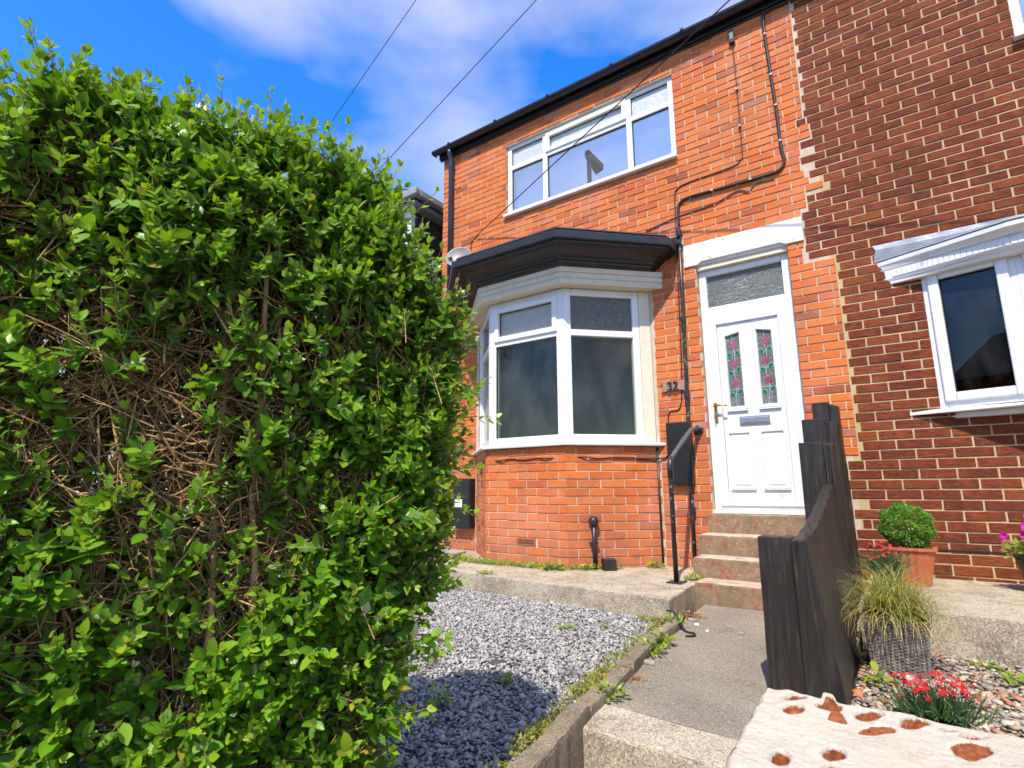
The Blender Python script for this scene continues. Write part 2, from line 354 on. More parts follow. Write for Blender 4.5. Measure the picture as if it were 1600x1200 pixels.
def m_pier():
    t = NT('limewashed_brick')
    a = t.attr('chip')
    wash = t.ramp(t.noise(5, 7, 0.65), [(0.28, (0.60, 0.48, 0.36)), (0.46, (0.68, 0.60, 0.48)), (0.72, (0.71, 0.66, 0.56))])
    thin = t.ramp(t.noise(11, 9, 0.75, dist=0.5), [(0.54, (0, 0, 0)), (0.72, (0.65, 0.65, 0.65))])
    wash = t.mix(thin, wash, (0.60, 0.36, 0.25))
    crack = t.noise(34, 8, 0.8, stretch=(1, 2.2, 1))
    wash = t.mix(t.ramp(crack, [(0.66, (0, 0, 0)), (0.70, (0.85, 0.85, 0.85))]), wash, (0.36, 0.17, 0.10))
    clay = t.ramp(t.noise(75, 6, 0.7), [(0.3, (0.13, 0.035, 0.015)), (0.5, (0.34, 0.10, 0.035)), (0.72, (0.52, 0.21, 0.09))])
    edge = t.math('ADD', a, t.math('MULTIPLY', t.math('SUBTRACT', t.noise(90, 7, 0.75), 0.5), 0.7))
    col = t.mix(t.ramp(edge, [(0.46, (0, 0, 0)), (0.52, (1, 1, 1))]), wash, clay)
    nb = t.bump(t.noise(85, 6, 0.75), 1.0, 0.010); nb = t.bump(t.noise(20, 5), 0.7, 0.016, nb); nb = t.bump(edge, 0.5, -0.006, nb)
    return t.done(t.bsdf(col, 0.85, 0.2, 0, nb))
m_pier()

# ================================================================== mesh helpers
def tag(o, label=None, cat=None, group=None, kind=None):
    if label: o['label'] = label
    if cat: o['category'] = cat
    if group: o['group'] = group
    if kind: o['kind'] = kind
    return o
def empty(name, loc=(0, 0, 0), label=None, cat=None, group=None):
    o = bpy.data.objects.new(name, None); COL.objects.link(o); o.location = loc; o.empty_display_size = 0.1
    return tag(o, label, cat, group)
def par(o, p):
    if p is not None:
        o.parent = p
        o.matrix_parent_inverse = world_of(p).inverted()
    return o
def world_of(o):
    m = o.matrix_basis.copy()
    if o.parent: m = world_of(o.parent) @ o.matrix_parent_inverse @ m
    return m
def link(name, me, mat, parent=None, smooth=False):
    if mat and not me.materials: me.materials.append(MATS[mat])
    o = bpy.data.objects.new(name, me); COL.objects.link(o)
    par(o, parent)
    if smooth: me.shade_smooth()
    return o

class MB:
    """collects shapes in world coordinates and links them as one mesh"""
    def __init__(s, xf=None): s.v = []; s.f = []; s.xf = xf
    def add(s, vs, fs):
        b = len(s.v)
        for p in vs: s.v.append(tuple(s.xf @ Vector(p)) if s.xf else tuple(p))
        for f in fs: s.f.append(tuple(b+i for i in f))
        return s
    def box(s, x0, x1, y0, y1, z0, z1, j=0.0):
        vs = [(x, y, z) for z in (z0, z1) for y in (y0, y1) for x in (x0, x1)]
        if j: vs = [tuple(c+random.uniform(-j, j) for c in p) for p in vs]
        return s.add(vs, [(0, 2, 3, 1), (4, 5, 7, 6), (0, 1, 5, 4), (1, 3, 7, 5), (3, 2, 6, 7), (2, 0, 4, 6)])
    def prism(s, poly, z0, z1):
        n = len(poly)
        vs = [(x, y, z0) for x, y in poly]+[(x, y, z1) for x, y in poly]
        fs = [tuple(range(n))[::-1], tuple(range(n, 2*n))]+[(i, (i+1) % n, n+(i+1) % n, n+i) for i in range(n)]
        return s.add(vs, fs)
    def prism_xz(s, poly, y0, y1):
        n = len(poly)
        vs = [(x, y0, z) for x, z in poly]+[(x, y1, z) for x, z in poly]
        fs = [tuple(range(n)), tuple(range(n, 2*n))[::-1]]+[(i, n+i, n+(i+1) % n, (i+1) % n) for i in range(n)]
        return s.add(vs, fs)
    def tube(s, pts, r, n=8, cap=True):
        pts = [Vector(p) for p in pts]; rs = r if isinstance(r, (list, tuple)) else [r]*len(pts)
        rings = []; ref = None; vs = []
        for i, p in enumerate(pts):
            d = (pts[min(i+1, len(pts)-1)]-pts[max(i-1, 0)]).normalized()
            if ref is None: ref = d.orthogonal().normalized()
            a = (ref-d*ref.dot(d))
            a = a.normalized() if a.length > 1e-6 else d.orthogonal().normalized()
            ref = a; b = d.cross(a)
            for k in range(n):
                t = 2*math.pi*k/n; vs.append(p+(a*math.cos(t)+b*math.sin(t))*rs[i])
        m = len(pts); fs = [(i*n+k, i*n+(k+1) % n, (i+1)*n+(k+1) % n, (i+1)*n+k) for i in range(m-1) for k in range(n)]
        if cap: fs += [tuple(range(n))[::-1], tuple(range((m-1)*n, m*n))]
        return s.add(vs, fs)
    def lathe(s, c, prof, n=20, ax='z'):
        vs = []; 
        for r, h in prof:
            for k in range(n):
                t = 2*math.pi*k/n
                q = (r*math.cos(t), r*math.sin(t), h) if ax == 'z' else (r*math.cos(t), -h, r*math.sin(t))
                vs.append((c[0]+q[0], c[1]+q[1], c[2]+q[2]))
        m = len(prof); fs = [(i*n+k, i*n+(k+1) % n, (i+1)*n+(k+1) % n, (i+1)*n+k) for i in range(m-1) for k in range(n)]
        fs += [tuple(range(n))[::-1], tuple(range((m-1)*n, m*n))]
        return s.add(vs, fs)
    def sweep(s, path, prof, closed_prof=True):
        """path: list of functions offset->(x,y); prof: [(offset, z)]"""
        n = len(prof); vs = []
        for p in path: vs += [(*p(o), z) for o, z in prof]
        fs = []
        for i in range(len(path)-1):
            for k in range(n if closed_prof else n-1):
                fs.append((i*n+k, i*n+(k+1) % n, (i+1)*n+(k+1) % n, (i+1)*n+k))
        if closed_prof: fs += [tuple(range(n))[::-1], tuple(range((len(path)-1)*n, len(path)*n))]
        return s.add(vs, fs)
    def mesh(s, name):
        me = bpy.data.meshes.new(name); me.from_pydata(s.v, [], s.f); me.update()
        import bmesh
        bm = bmesh.new(); bm.from_mesh(me); bmesh.ops.recalc_face_normals(bm, faces=bm.faces); bm.to_mesh(me); bm.free()
        return me
    def build(s, name, mat, parent=None, bevel=0.0, smooth=False, seg=2):
        o = link(name, s.mesh(name), mat, parent, smooth)
        if bevel:
            m = o.modifiers.new('bevel', 'BEVEL'); m.width = bevel; m.segments = seg; m.limit_method = 'ANGLE'; m.angle_limit = math.radians(40)
        return o

def fast_mesh(name, V, F, attrs=None):
    """V (n,3), F (m,k) all the same k"""
    me = bpy.data.meshes.new(name); n, (m, k) = len(V), F.shape
    me.vertices.add(n); me.vertices.foreach_set('co', np.ascontiguousarray(V, dtype=np.float32).ravel())
    me.loops.add(m*k); me.loops.foreach_set('vertex_index', np.ascontiguousarray(F, dtype=np.int32).ravel())
    me.polygons.add(m); me.polygons.foreach_set('loop_start', np.arange(0, m*k, k, dtype=np.int32))
    for a, vals in (attrs or {}).items():
        at = me.attributes.new(a, 'FLOAT', 'POINT'); at.data.foreach_set('value', np.ascontiguousarray(vals, dtype=np.float32))
    me.update(calc_edges=True)
    return me

def norm(a): return a/np.maximum(np.linalg.norm(a, axis=-1, keepdims=True), 1e-9)
def leaf_shape(L=1.0, Wd=0.5, fold=0.18, curl=0.15, tip=1.0):
    """leaf along +X, normal +Z; returns verts, quads, rib attribute"""
    xs = [0.0, 0.30, 0.68, 1.0]; ws = [0.06, 0.92, 0.88*tip, 0.03]
    V = []; rib = []
    for x, w in zip(xs, ws):
        z = -curl*x*x*L
        for sgn in (-1, 0, 1):
            V.append((x*L, sgn*w*Wd*0.5*L, z+(fold*w*Wd*0.5*L if sgn else 0))); rib.append(0.0 if sgn else 1.0)
    F = []
    for i in range(3):
        a = i*3; F += [(a, a+3, a+4, a+1), (a+1, a+4, a+5, a+2)]
    return np.array(V), np.array(F), np.array(rib)
def oval_leaf(Wd, fold, curl):
    xs = [0.0, 0.16, 0.45, 0.76, 1.0]; ws = [0.10, 0.74, 1.0, 0.70, 0.04]; V = []; rib = []
    for x, w in zip(xs, ws):
        for sgn in (-1, 0, 1): V.append((x, sgn*w*Wd*0.5, -curl*x*x+(fold*w*Wd*0.5 if sgn else 0))); rib.append(0.0 if sgn else 1.0)
    F = []
    for i in range(4):
        a = i*3; F += [(a, a+3, a+4, a+1), (a+1, a+4, a+5, a+2)]
    return np.array(V), np.array(F), np.array(rib)
OVAL = [oval_leaf(0.56, 0.20, 0.10), oval_leaf(0.62, 0.12, 0.20), oval_leaf(0.50, 0.28, 0.04), oval_leaf(0.58, 0.16, -0.05)]
SIMPLE_LEAF = (np.array([(0, 0, 0), (0.45, -0.26, 0.05), (1, 0, -0.06), (0.45, 0.26, 0.05)], float), np.array([(0, 1, 2, 3)]), np.zeros(4))
def scatter(V0, F0, pos, X, N, sc):
    """copies of (V0,F0) with local x->X, z->N at pos"""
    X = norm(X); N = norm(N-X*(N*X).sum(-1, keepdims=True)); Y = np.cross(N, X)
    M = np.stack([X, Y, N], 1)*np.asarray(sc).reshape(-1, 1, 1)
    V = np.einsum('vk,mkj->mvj', V0, M)+pos[:, None, :]
    n = len(V0); F = (F0[None]+(np.arange(len(pos))*n)[:, None, None])
    return V.reshape(-1, 3), F.reshape(-1, F0.shape[1])
def project(P):
    q = np.asarray(P)-CAM; w = q@CF
    return 800+FPX*(q@CR)/w, 600-FPX*(q@CU)/w, w

# ================================================================== ground and setting
g = MB().add([(-400, -400, -0.92), (400, -400, -0.92), (400, 400, -0.92), (-400, 400, -0.92)], [(0, 1, 2, 3)])
tag(g.build('ground', 'ground_soil'), kind='structure')
tag(MB().box(-60, 60, -7.2, -5.6, -0.916, -0.80).build('pavement', 'pavement_concrete', bevel=0.01), kind='structure')
tag(MB().add([(-60, -5.6, -0.80), (60, -5.6, -0.80), (60, -4.46, -0.80), (-60, -4.46, -0.80)], [(0, 1, 2, 3)]).build('footway', 'pavement_concrete'), kind='structure')
tag(MB().add([(-60, -14, -0.912), (60, -14, -0.912), (60, -7.2, -0.912), (-60, -7.2, -0.912)], [(0, 1, 2, 3)]).build('road', 'asphalt'), kind='structure')

def rough_slab(name, poly, z0, z1, mat, step=0.05, amp=0.006, edge=0.012, parent=None):
    """slab whose top edge is worn and wavy: a prism with subdivided, jittered rim"""
    pts = []
    n = len(poly)
    for i in range(n):
        a, b = Vector(poly[i]), Vector(poly[(i+1) % n]); m = max(1, int((b-a).length/step))
        for k in range(m): pts.append(a.lerp(b, k/m))
    c = sum(pts, Vector((0, 0)))/len(pts)
    mb = MB(); N = len(pts)
    jit = [random.uniform(-1, 1) for _ in pts]
    rings = []
    vs = []
    for zz, ins in ((z0, 0.0), (z1-edge, 0.0), (z1-edge*0.25, edge*0.3), (z1, edge)):
        for p, j in zip(pts, jit):
            d = (c-p).normalized(); q = p+d*(ins+amp*0.5*j+random.uniform(-amp, amp)*0.4)
            vs.append((q.x, q.y, zz+(random.uniform(-amp, amp)*0.25 if zz > z0 else 0)))
    fs = [(r*N+k, r*N+(k+1) % N, (r+1)*N+(k+1) % N, (r+1)*N+k) for r in range(3) for k in range(N)]
    fs.append(tuple(range(3*N, 4*N)))
    mb.add(vs, fs)
    return mb.build(name, mat, parent)

# raised front garden of the left house: retaining block, gravel bed, slab, kerb, path and steps
o = MB().prism([(-9, -1.0), (-1.09, -1.0), (-0.90, -2.6), (-0.70, -4.0), (-0.70, -4.4), (-9, -4.4)], -0.92, -0.275).build('gravel_bed', 'gravel_bed'); tag(o, kind='structure')
o = rough_slab('concrete_slab', [(-9, -0.0), (-1.12, 0.04), (-1.115, -0.86), (-1.067, -1.48), (-2.75, -1.36), (-3.46, -1.22), (-9, -1.2)], -0.6, -0.13, 'slab_concrete'); tag(o, kind='structure')
o = rough_slab('path', [(-1.06, -0.70), (-0.05, -0.70), (-0.05, -2.99), (-0.82, -2.945), (-0.93, -2.3)], -0.92, -0.268, 'path_concrete', amp=0.004, edge=0.006); tag(o, kind='structure')
o = rough_slab('front_step', [(-0.83, -2.953), (-0.02, -2.998), (-0.02, -3.21), (-0.80, -3.205)], -0.70, -0.266, 'step_concrete'); tag(o, kind='structure')
o = rough_slab('lower_step', [(-0.80, -3.20), (-0.02, -3.20), (-0.02, -3.56), (-0.80, -3.56)], -0.92, -0.44, 'step_concrete'); tag(o, kind='structure')
o = rough_slab('entrance_paving', [(-0.72, -3.55), (-0.02, -3.55), (-0.02, -4.45), (-0.72, -4.45)], -0.92, -0.62, 'step_concrete'); tag(o, kind='structure')
# kerb of separate stones along the path
KA = [(-1.035, -1.56), (-1.015, -1.95), (-0.93, -2.58), (-0.868, -3.12), (-0.765, -3.75), (-0.70, -4.2)]
kerb = empty('kerb', (-0.95, -2.6, -0.25)); kerb['kind'] = 'structure'
for i in range(len(KA)-1):
    a, b = Vector(KA[i]), Vector(KA[i+1]); d = (b-a).normalized(); nrm = Vector((-d.y, d.x))*0.075
    a2, b2 = a+d*0.006, b-d*0.006
    top = -0.222+[0.0, 0.006, -0.008, 0.004, -0.004][i]
    rough_slab('kerb_stone', [tuple(a2), tuple(b2), tuple(b2+nrm), tuple(a2+nrm)], -0.7, top, 'kerb_concrete', amp=0.008, edge=0.02, parent=kerb)
# neighbour's garden
o = MB().box(-0.02, 9, -4.2, -1.30, -0.92, -0.285).build('pebble_bed', 'pebble_bed'); tag(o, kind='structure')
o = rough_slab('neighbour_slab', [(-0.03, 0.04), (9, 0.04), (9, -1.62), (0.65, -1.40), (0.36, -1.36), (-0.03, -1.33)], -0.6, -0.062, 'slab_concrete'); tag(o, kind='structure')

def stones(n, size, poly_test, bounds, z0, lift, flat, name, mat, chips=False):
    ph = (1+5**.5)/2
    V0 = norm(np.array([(-1, ph, 0), (1, ph, 0), (-1, -ph, 0), (1, -ph, 0), (0, -1, ph), (0, 1, ph), (0, -1, -ph), (0, 1, -ph), (ph, 0, -1), (ph, 0, 1), (-ph, 0, -1), (-ph, 0, 1)], float))
    F0 = np.array([(0, 11, 5), (0, 5, 1), (0, 1, 7), (0, 7, 10), (0, 10, 11), (1, 5, 9), (5, 11, 4), (11, 10, 2), (10, 7, 6), (7, 1, 8), (3, 9, 4), (3, 4, 2), (3, 2, 6), (3, 6, 8), (3, 8, 9), (4, 9, 5), (2, 4, 11), (6, 2, 10), (8, 6, 7), (9, 8, 1)])
    if chips:
        V0 = np.array([(1, 0, 0), (-1, 0, 0), (0, 1, 0), (0, -1, 0), (0, 0, 1), (0, 0, -1)], float)*1.15; F0 = np.array([(0, 2, 4), (2, 1, 4), (1, 3, 4), (3, 0, 4), (2, 0, 5), (1, 2, 5), (3, 1, 5), (0, 3, 5)])
    nv = len(V0)
    x = rng.uniform(bounds[0], bounds[1], n); y = rng.uniform(bounds[2], bounds[3], n)
    k = poly_test(x, y); x, y = x[k], y[k]; n = len(x)
    s = size[0]*np.exp(rng.normal(0, size[1], n)); s = np.clip(s, size[0]*0.4, size[0]*3)
    V = (V0[None]+rng.normal(0, 0.16, (n, nv, 3)))*(1+rng.uniform(-0.28, 0.28, (n, nv, 1)))*s[:, None, None]
    V[..., 0] *= rng.uniform(0.8, 1.5, (n, 1)); V[..., 2] *= rng.uniform(*flat, (n, 1))
    a = rng.uniform(0, 6.28, n); t = rng.normal(0, 0.3, n)
    ca, sa = np.cos(a)[:, None], np.sin(a)[:, None]
    zz = V[..., 2]+V[..., 0]*np.sin(t)[:, None]
    X = V[..., 0]*ca-V[..., 1]*sa+x[:, None]; Y = V[..., 0]*sa+V[..., 1]*ca+y[:, None]
    V = V+0
    Z = zz+z0+rng.uniform(-0.004, lift, n)[:, None]
    P = np.stack([X, Y, Z], -1).reshape(-1, 3)
    F = (F0[None]+(np.arange(n)*nv)[:, None, None]).reshape(-1, 3)
    return link(name, fast_mesh(name, P, F), mat)
kx = np.array([p[1] for p in KA][::-1]); kv = np.array([p[0] for p in KA][::-1])
def in_gravel(x, y):
    front = np.interp(x, [-9, -3.46, -2.75, -1.067], [-1.2, -1.22, -1.36, -1.48])
    return (x < np.interp(y, kx, kv)) & (y < front)
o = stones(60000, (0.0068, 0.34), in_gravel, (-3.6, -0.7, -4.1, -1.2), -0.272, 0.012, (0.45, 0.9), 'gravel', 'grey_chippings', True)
tag(o, 'pale grey loose stone chippings covering the front garden', 'gravel', kind='stuff')
def in_pebble(x, y): return (y < np.interp(x, [-0.03, 0.36, 0.65, 9], [-1.33, -1.36, -1.40, -1.62]))
o = stones(13500, (0.0100, 0.42), in_pebble, (-0.01, 1.35, -3.6, -1.32), -0.282, 0.016, (0.3, 0.6), 'pebbles', 'mixed_pebbles')
tag(o, 'mixed brown grey and red pebbles covering the neighbouring garden bed', 'pebbles', kind='stuff')

# ================================================================== bricks
def brick_mesh(name, L, H, D, ch=0.0035, jit=0.0014):
    """chamfered box centred in x,z; front at y=0, back at y=D"""
    v = []; idx = {}
    for sx in (-1, 1):
        for sy in (-1, 1):
            for sz in (-1, 1):
                x, z = sx*L/2, sz*H/2; y = 0 if sy < 0 else D
                iy = ch if sy < 0 else -ch
                for ax in 'xyz':
                    p = [x-(0 if ax == 'x' else sx*ch), y+(0 if ax == 'y' else iy), z-(0 if ax == 'z' else sz*ch)]
                    idx[(sx, sy, sz, ax)] = len(v)
                    v.append(tuple(c+random.uniform(-jit, jit) for c in p))
    g_ = lambda sx, sy, sz, a: idx[(sx, sy, sz, a)]
    f = []
    for sx in (-1, 1): f.append([g_(sx, -1, -1, 'x'), g_(sx, 1, -1, 'x'), g_(sx, 1, 1, 'x'), g_(sx, -1, 1, 'x')])
    f.append([g_(-1, -1, -1, 'y'), g_(1, -1, -1, 'y'), g_(1, -1, 1, 'y'), g_(-1, -1, 1, 'y')])
    for sz in (-1, 1): f.append([g_(-1, -1, sz, 'z'), g_(1, -1, sz, 'z'), g_(1, 1, sz, 'z'), g_(-1, 1, sz, 'z')])
    for sx in (-1, 1):
        f.append([g_(sx, -1, -1, 'x'), g_(sx, -1, 1, 'x'), g_(sx, -1, 1, 'y'), g_(sx, -1, -1, 'y')])
        for sz in (-1, 1): f.append([g_(sx, -1, sz, 'x'), g_(sx, 1, sz, 'x'), g_(sx, 1, sz, 'z'), g_(sx, -1, sz, 'z')])
    for sz in (-1, 1): f.append([g_(-1, -1, sz, 'y'), g_(1, -1, sz, 'y'), g_(1, -1, sz, 'z'), g_(-1, -1, sz, 'z')])
    for sx in (-1, 1):
        for sz in (-1, 1): f.append([g_(sx, -1, sz, 'x'), g_(sx, -1, sz, 'y'), g_(sx, -1, sz, 'z')])
    me = bpy.data.meshes.new(name); me.from_pydata(v, [], f)
    import bmesh
    bm = bmesh.new(); bm.from_mesh(me); bmesh.ops.recalc_face_normals(bm, faces=bm.faces)
    # closed except the hidden back: make sure the front looks outwards
    bm.faces.ensure_lookup_table()
    if bm.faces[2].normal.y > 0: bmesh.ops.reverse_faces(bm, faces=bm.faces)
    bm.to_mesh(me); bm.free()
    return me
def lay(x0f, x1f, zlo, zhi, gauge, pitch, openings, phase=0.0, jh=0.009, jv=0.010, shift=0.006):
    out = []; k = 0; z = zlo
    while z < zhi-0.02:
        za, zb = z+jh/2, min(z+gauge-jh/2, zhi)
        x0, x1 = x0f((za+zb)/2), x1f((za+zb)/2)
        off = phase+(pitch/2 if k % 2 else 0)
        n0 = math.floor((x0-off)/pitch)-1; n1 = math.ceil((x1-off)/pitch)+1
        cuts = [off+n*pitch+random.uniform(-shift, shift) for n in range(n0, n1+1)]
        for a, b in zip(cuts[:-1], cuts[1:]):
            segs = [(max(a+jv/2, x0), min(b-jv/2, x1))]
            za2, zb2 = za, zb
            for (ox0, ox1, oz0, oz1) in openings:
                ov = min(zb, oz1)-max(za, oz0)
                if ov <= 0.002: continue
                new = []
                for s0, s1 in segs:
                    if s1 <= ox0 or s0 >= ox1: new.append((s0, s1)); continue
                    if s0 < ox0: new.append((s0, ox0))
                    if s1 > ox1: new.append((ox1, s1))
                    inner = (max(s0, ox0), min(s1, ox1))
                    if ov < (zb-za)-0.014 and inner[1]-inner[0] > 0.03:
                        out.append((inner[0], inner[1], za if oz0 > za else oz1, oz0 if oz0 > za else zb))
                segs = new
            for s0, s1 in segs:
                if s1-s0 > 0.028: out.append((s0, s1, za2, zb2))
        z += gauge; k += 1
    return out
class Bricks:
    """bricks of one house; the largest in view become objects, the rest one joined part"""
    def __init__(s, mat, std): s.items = []; s.mat = mat; s.std = std; s.variants = [brick_mesh(mat+'_unit', std[0], std[1], 0.06) for _ in range(8)]; [m.materials.append(MATS[mat]) for m in s.variants]
    def wall(s, rects, xf, part, proud=0.008):
        for (a, b, c, d) in rects:
            s.items.append((a, b, c, d, xf, part, random.uniform(proud*0.55, proud*1.25), random.gauss(0, 0.0045)))
    def build(s, limit=300, hide=None):
        sc = []
        for it in s.items:
            ctr = it[4] @ Vector(((it[0]+it[1])/2, 0, (it[2]+it[3])/2)); u, v, w = project(np.array(ctr))
            ok = w > 0.1 and 10 < u < 1590 and 10 < v < 1190 and not (hide and hide(u, v))
            nrm = it[4].to_3x3() @ Vector((0, -1, 0)); vd = (Vector(CAM)-ctr); c = nrm.dot(vd.normalized())
            sc.append((it[1]-it[0])*(it[3]-it[2])/(w*w)*max(c, 0) if ok else -1)
        order = np.argsort(-np.array(sc))
        top = set(int(i) for i in order[:limit] if sc[int(i)] > 0)
        rest = {}
        for i, it in enumerate(s.items):
            a, b, c, d, xf, part, pr_, tilt = it
            L, H = b-a, d-c
            m = xf @ Matrix.Translation(((a+b)/2, -pr_, (c+d)/2)) @ Matrix.Rotation(tilt, 4, 'Y')
            std = abs(L-s.std[0]) < 0.022 and abs(H-s.std[1]) < 0.005
            if i in top:
                if std:
                    me = s.variants[i % 8]; m = m @ Matrix.Diagonal((L/s.std[0], 1, H/s.std[1], 1))
                else:
                    me = brick_mesh('cut_brick', L, H, 0.06); me.materials.append(MATS[s.mat])
                o = bpy.data.objects.new('brick', me); COL.objects.link(o); o.parent = part
                o.matrix_parent_inverse = world_of(part).inverted(); o.matrix_basis = m
            else:
                rest.setdefault(part.name, (part, []))[1].append((m, L, H))
        for part, lst in rest.values():
            V = []; F = []; b0 = 0
            for i, (m, L, H) in enumerate(lst):
                me = s.variants[i % 8]
                mm = m @ Matrix.Diagonal((L/s.std[0], 1, H/s.std[1], 1))
                for v in me.vertices: V.append(tuple(mm @ v.co))
                for p in me.polygons: F.append(tuple(b0+j for j in p.vertices))
                b0 += len(me.vertices)
            me = bpy.data.meshes.new('brickwork'); me.from_pydata(V, [], F); me.update()
            o = link('brickwork', me, s.mat, part); o['kind'] = 'stuff'
I4 = Matrix.Identity(4)

def panel_with_openings(mb, x0, x1, z0, z1, ops, y0, y1):
    xs = sorted({x0, x1, *[v for o_ in ops for v in o_[:2] if x0 < v < x1]}); zs = sorted({z0, z1, *[v for o_ in ops for v in o_[2:] if z0 < v < z1]})
    # merge columns: a box for each column between openings
    for xa, xb in zip(xs[:-1], xs[1:]):
        xm = (xa+xb)/2; blocks = sorted([(o_[2], o_[3]) for o_ in ops if o_[0] < xm < o_[1]])
        z = z0
        for a, b in blocks:
            if a > z+1e-4: mb.box(xa, xb, y0, y1, z, a)
            z = max(z, b)
        if z < z1-1e-4: mb.box(xa, xb, y0, y1, z, z1)

# ------------------------------------------------------------------ orange house
EAVES = 5.13
XL, XJ = -4.515, -0.05
house = empty('brick_house', (-2.3, 0, -0.13), 'orange brick terraced house with canted bay window and white panelled front door', 'house')
WIN = (-3.445, -1.272, 3.915, 4.915); DOOR = (-1.165, -0.355, 0.36, 2.702); BAY = (-3.86, -1.65, -0.3, 2.86)
LINT = (-1.268, -0.222, 2.70, 2.925)
mb = MB(); panel_with_openings(mb, XL, XJ, -0.3, EAVES+0.05, [WIN, (DOOR[0], DOOR[1], -0.3, DOOR[3]), BAY], 0.0, 0.25)
wall = mb.build('wall', 'old_mortar', house)
# dark-house boundary by course (toothed joint)
TOOTH = {-18: -0.175, -17: -0.073, -16: -0.067, -15: -0.164, -14: -0.059, -13: -0.175, -12: -0.071, -11: -0.121, -10: -0.019, -9: -0.016, -8: -0.162, -7: -0.159, -6: -0.212, -5: -0.214, -4: -0.211, -3: -0.218, -2: -0.215, -1: -0.234,
         23: -0.089, 24: -0.101, 25: -0.113, 26: -0.108, 27: 0.011, 28: -0.167, 29: -0.038, 30: -0.114, 31: -0.173, 32: -0.146, 33: -0.14, 34: -0.14}
def bound(z):
    k = round(33-z/0.075)
    if k in TOOTH: return TOOTH[k]
    return -0.1125 if k < -18 else 0.0
OG, OP = 0.0775, 0.2325
OB = Bricks('orange_brick', (0.2180, 0.0660))
rects = lay(lambda z: XL+0.002, lambda z: min(bound(z-0.020), bound(z+0.020))-0.012, -0.19, EAVES, 0.0725, 0.2235,
            [WIN, (DOOR[0], DOOR[1], -0.3, 2.92), (-3.90, -1.615, -0.3, 2.92), LINT], phase=0.06)
OB.wall(rects, I4, wall)
# bay brickwork
BR, BFR, BFL, BL = Vector((-1.63, 0)), Vector((-2.287, -0.657)), Vector((-3.225, -0.657)), Vector((-3.882, 0))
BAYZ0, BAYZ1 = -0.3, 0.975
t_ = 0.22
mb = MB().prism([tuple(BR), tuple(BFR), tuple(BFL), tuple(BL), (BL.x+0.3, 0), (BFL.x+0.09, BFL.y+t_), (BFR.x-0.09, BFR.y+t_), (BR.x-0.3, 0)][::-1], BAYZ0, BAYZ1-0.004)
bay_wall = mb.build('bay_wall', 'old_mortar', house)
def face_xf(a, b):
    d = (b-a).normalized(); n = Vector((d.y, -d.x))     # local +x = d, local -y = outward n
    return Matrix(((d.x, -n.x, 0, a.x), (d.y, -n.y, 0, a.y), (0, 0, 1, 0), (0, 0, 0, 1))), (b-a).length
for (a, b, ph) in ((BL, BFL, 0.0), (BFL, BFR, 0.035), (BFR, BR, 0.10)):
    xf, Ln = face_xf(a, b)
    ops = [(0.38, 0.60, 0.047, 0.125)] if a is BFL else []
    OB.wall(lay(lambda z: -0.004, lambda z: Ln+0.004, -0.19, BAYZ1, OG, OP, ops, phase=ph), xf, bay_wall)
hedge_hide = lambda u, v: u < 700 and v > 380 or u < 735 and v > 450
OB.build(300, hedge_hide)

# shell of the house behind the front
mb = MB(); mb.box(XL, XL+0.22, 0.252, 7.0, -0.3, EAVES); mb.box(XJ-0.2, XJ-0.002, 0.252, 7.0, -0.3, EAVES); mb.box(XL, XJ, 7.0, 7.2, -0.3, EAVES)
mb.build('side_walls', 'old_mortar', house)
mb = MB(); mb.box(XL+0.224, XJ-0.204, 0.256, 6.996, 0.2, 0.33); mb.box(XL+0.224, XJ-0.204, 0.256, 6.996, 2.74, 2.86); mb.box(XL+0.224, XJ-0.204, 0.256, 6.996, 5.05, 5.10)
mb.box(XL+0.224, XJ-0.204, 1.9, 2.0, 0.332, 2.738); mb.box(-1.30, -1.22, 0.26, 1.898, 0.332, 2.738); mb.box(XL+0.224, XJ-0.204, 3.6, 3.7, 2.862, 5.048)
mb.box(XL+0.226, XL+0.236, 0.26, 1.898, 0.334, 2.736)
mb.build('room_partitions', 'interior_paint', house)
mb = MB(); mb.add([(XL-0.10, -0.10, 5.235), (XJ, -0.10, 5.235), (XJ, 3.6, 7.7), (XL-0.15, 3.6, 7.7), (XL-0.15, 7.4, 5.2), (XJ, 7.4, 5.2),
                   (XL-0.10, -0.08, 5.215), (XJ, -0.08, 5.215), (XJ, 3.6, 7.6), (XL-0.15, 3.6, 7.6), (XL-0.15, 7.3, 5.16), (XJ, 7.3, 5.16)],
                  [(0, 1, 2, 3), (3, 2, 5, 4), (6, 9, 8, 7), (9, 10, 11, 8), (0, 6, 7, 1), (4, 5, 11, 10), (0, 3, 9, 6), (3, 4, 10, 9), (1, 7, 8, 2), (2, 8, 11, 5)])
mb.build('roof', 'slate', house)
fb = MB().box(XL-0.06, -0.13, -0.045, -0.004, EAVES-0.01, EAVES+0.095).build('fascia_board', 'black_gloss', house, bevel=0.004)
MB().box(XL-0.05, -0.13, -0.025, -0.006, EAVES-0.035, EAVES-0.012).build('bed_mould', 'black_gloss', house, bevel=0.006)
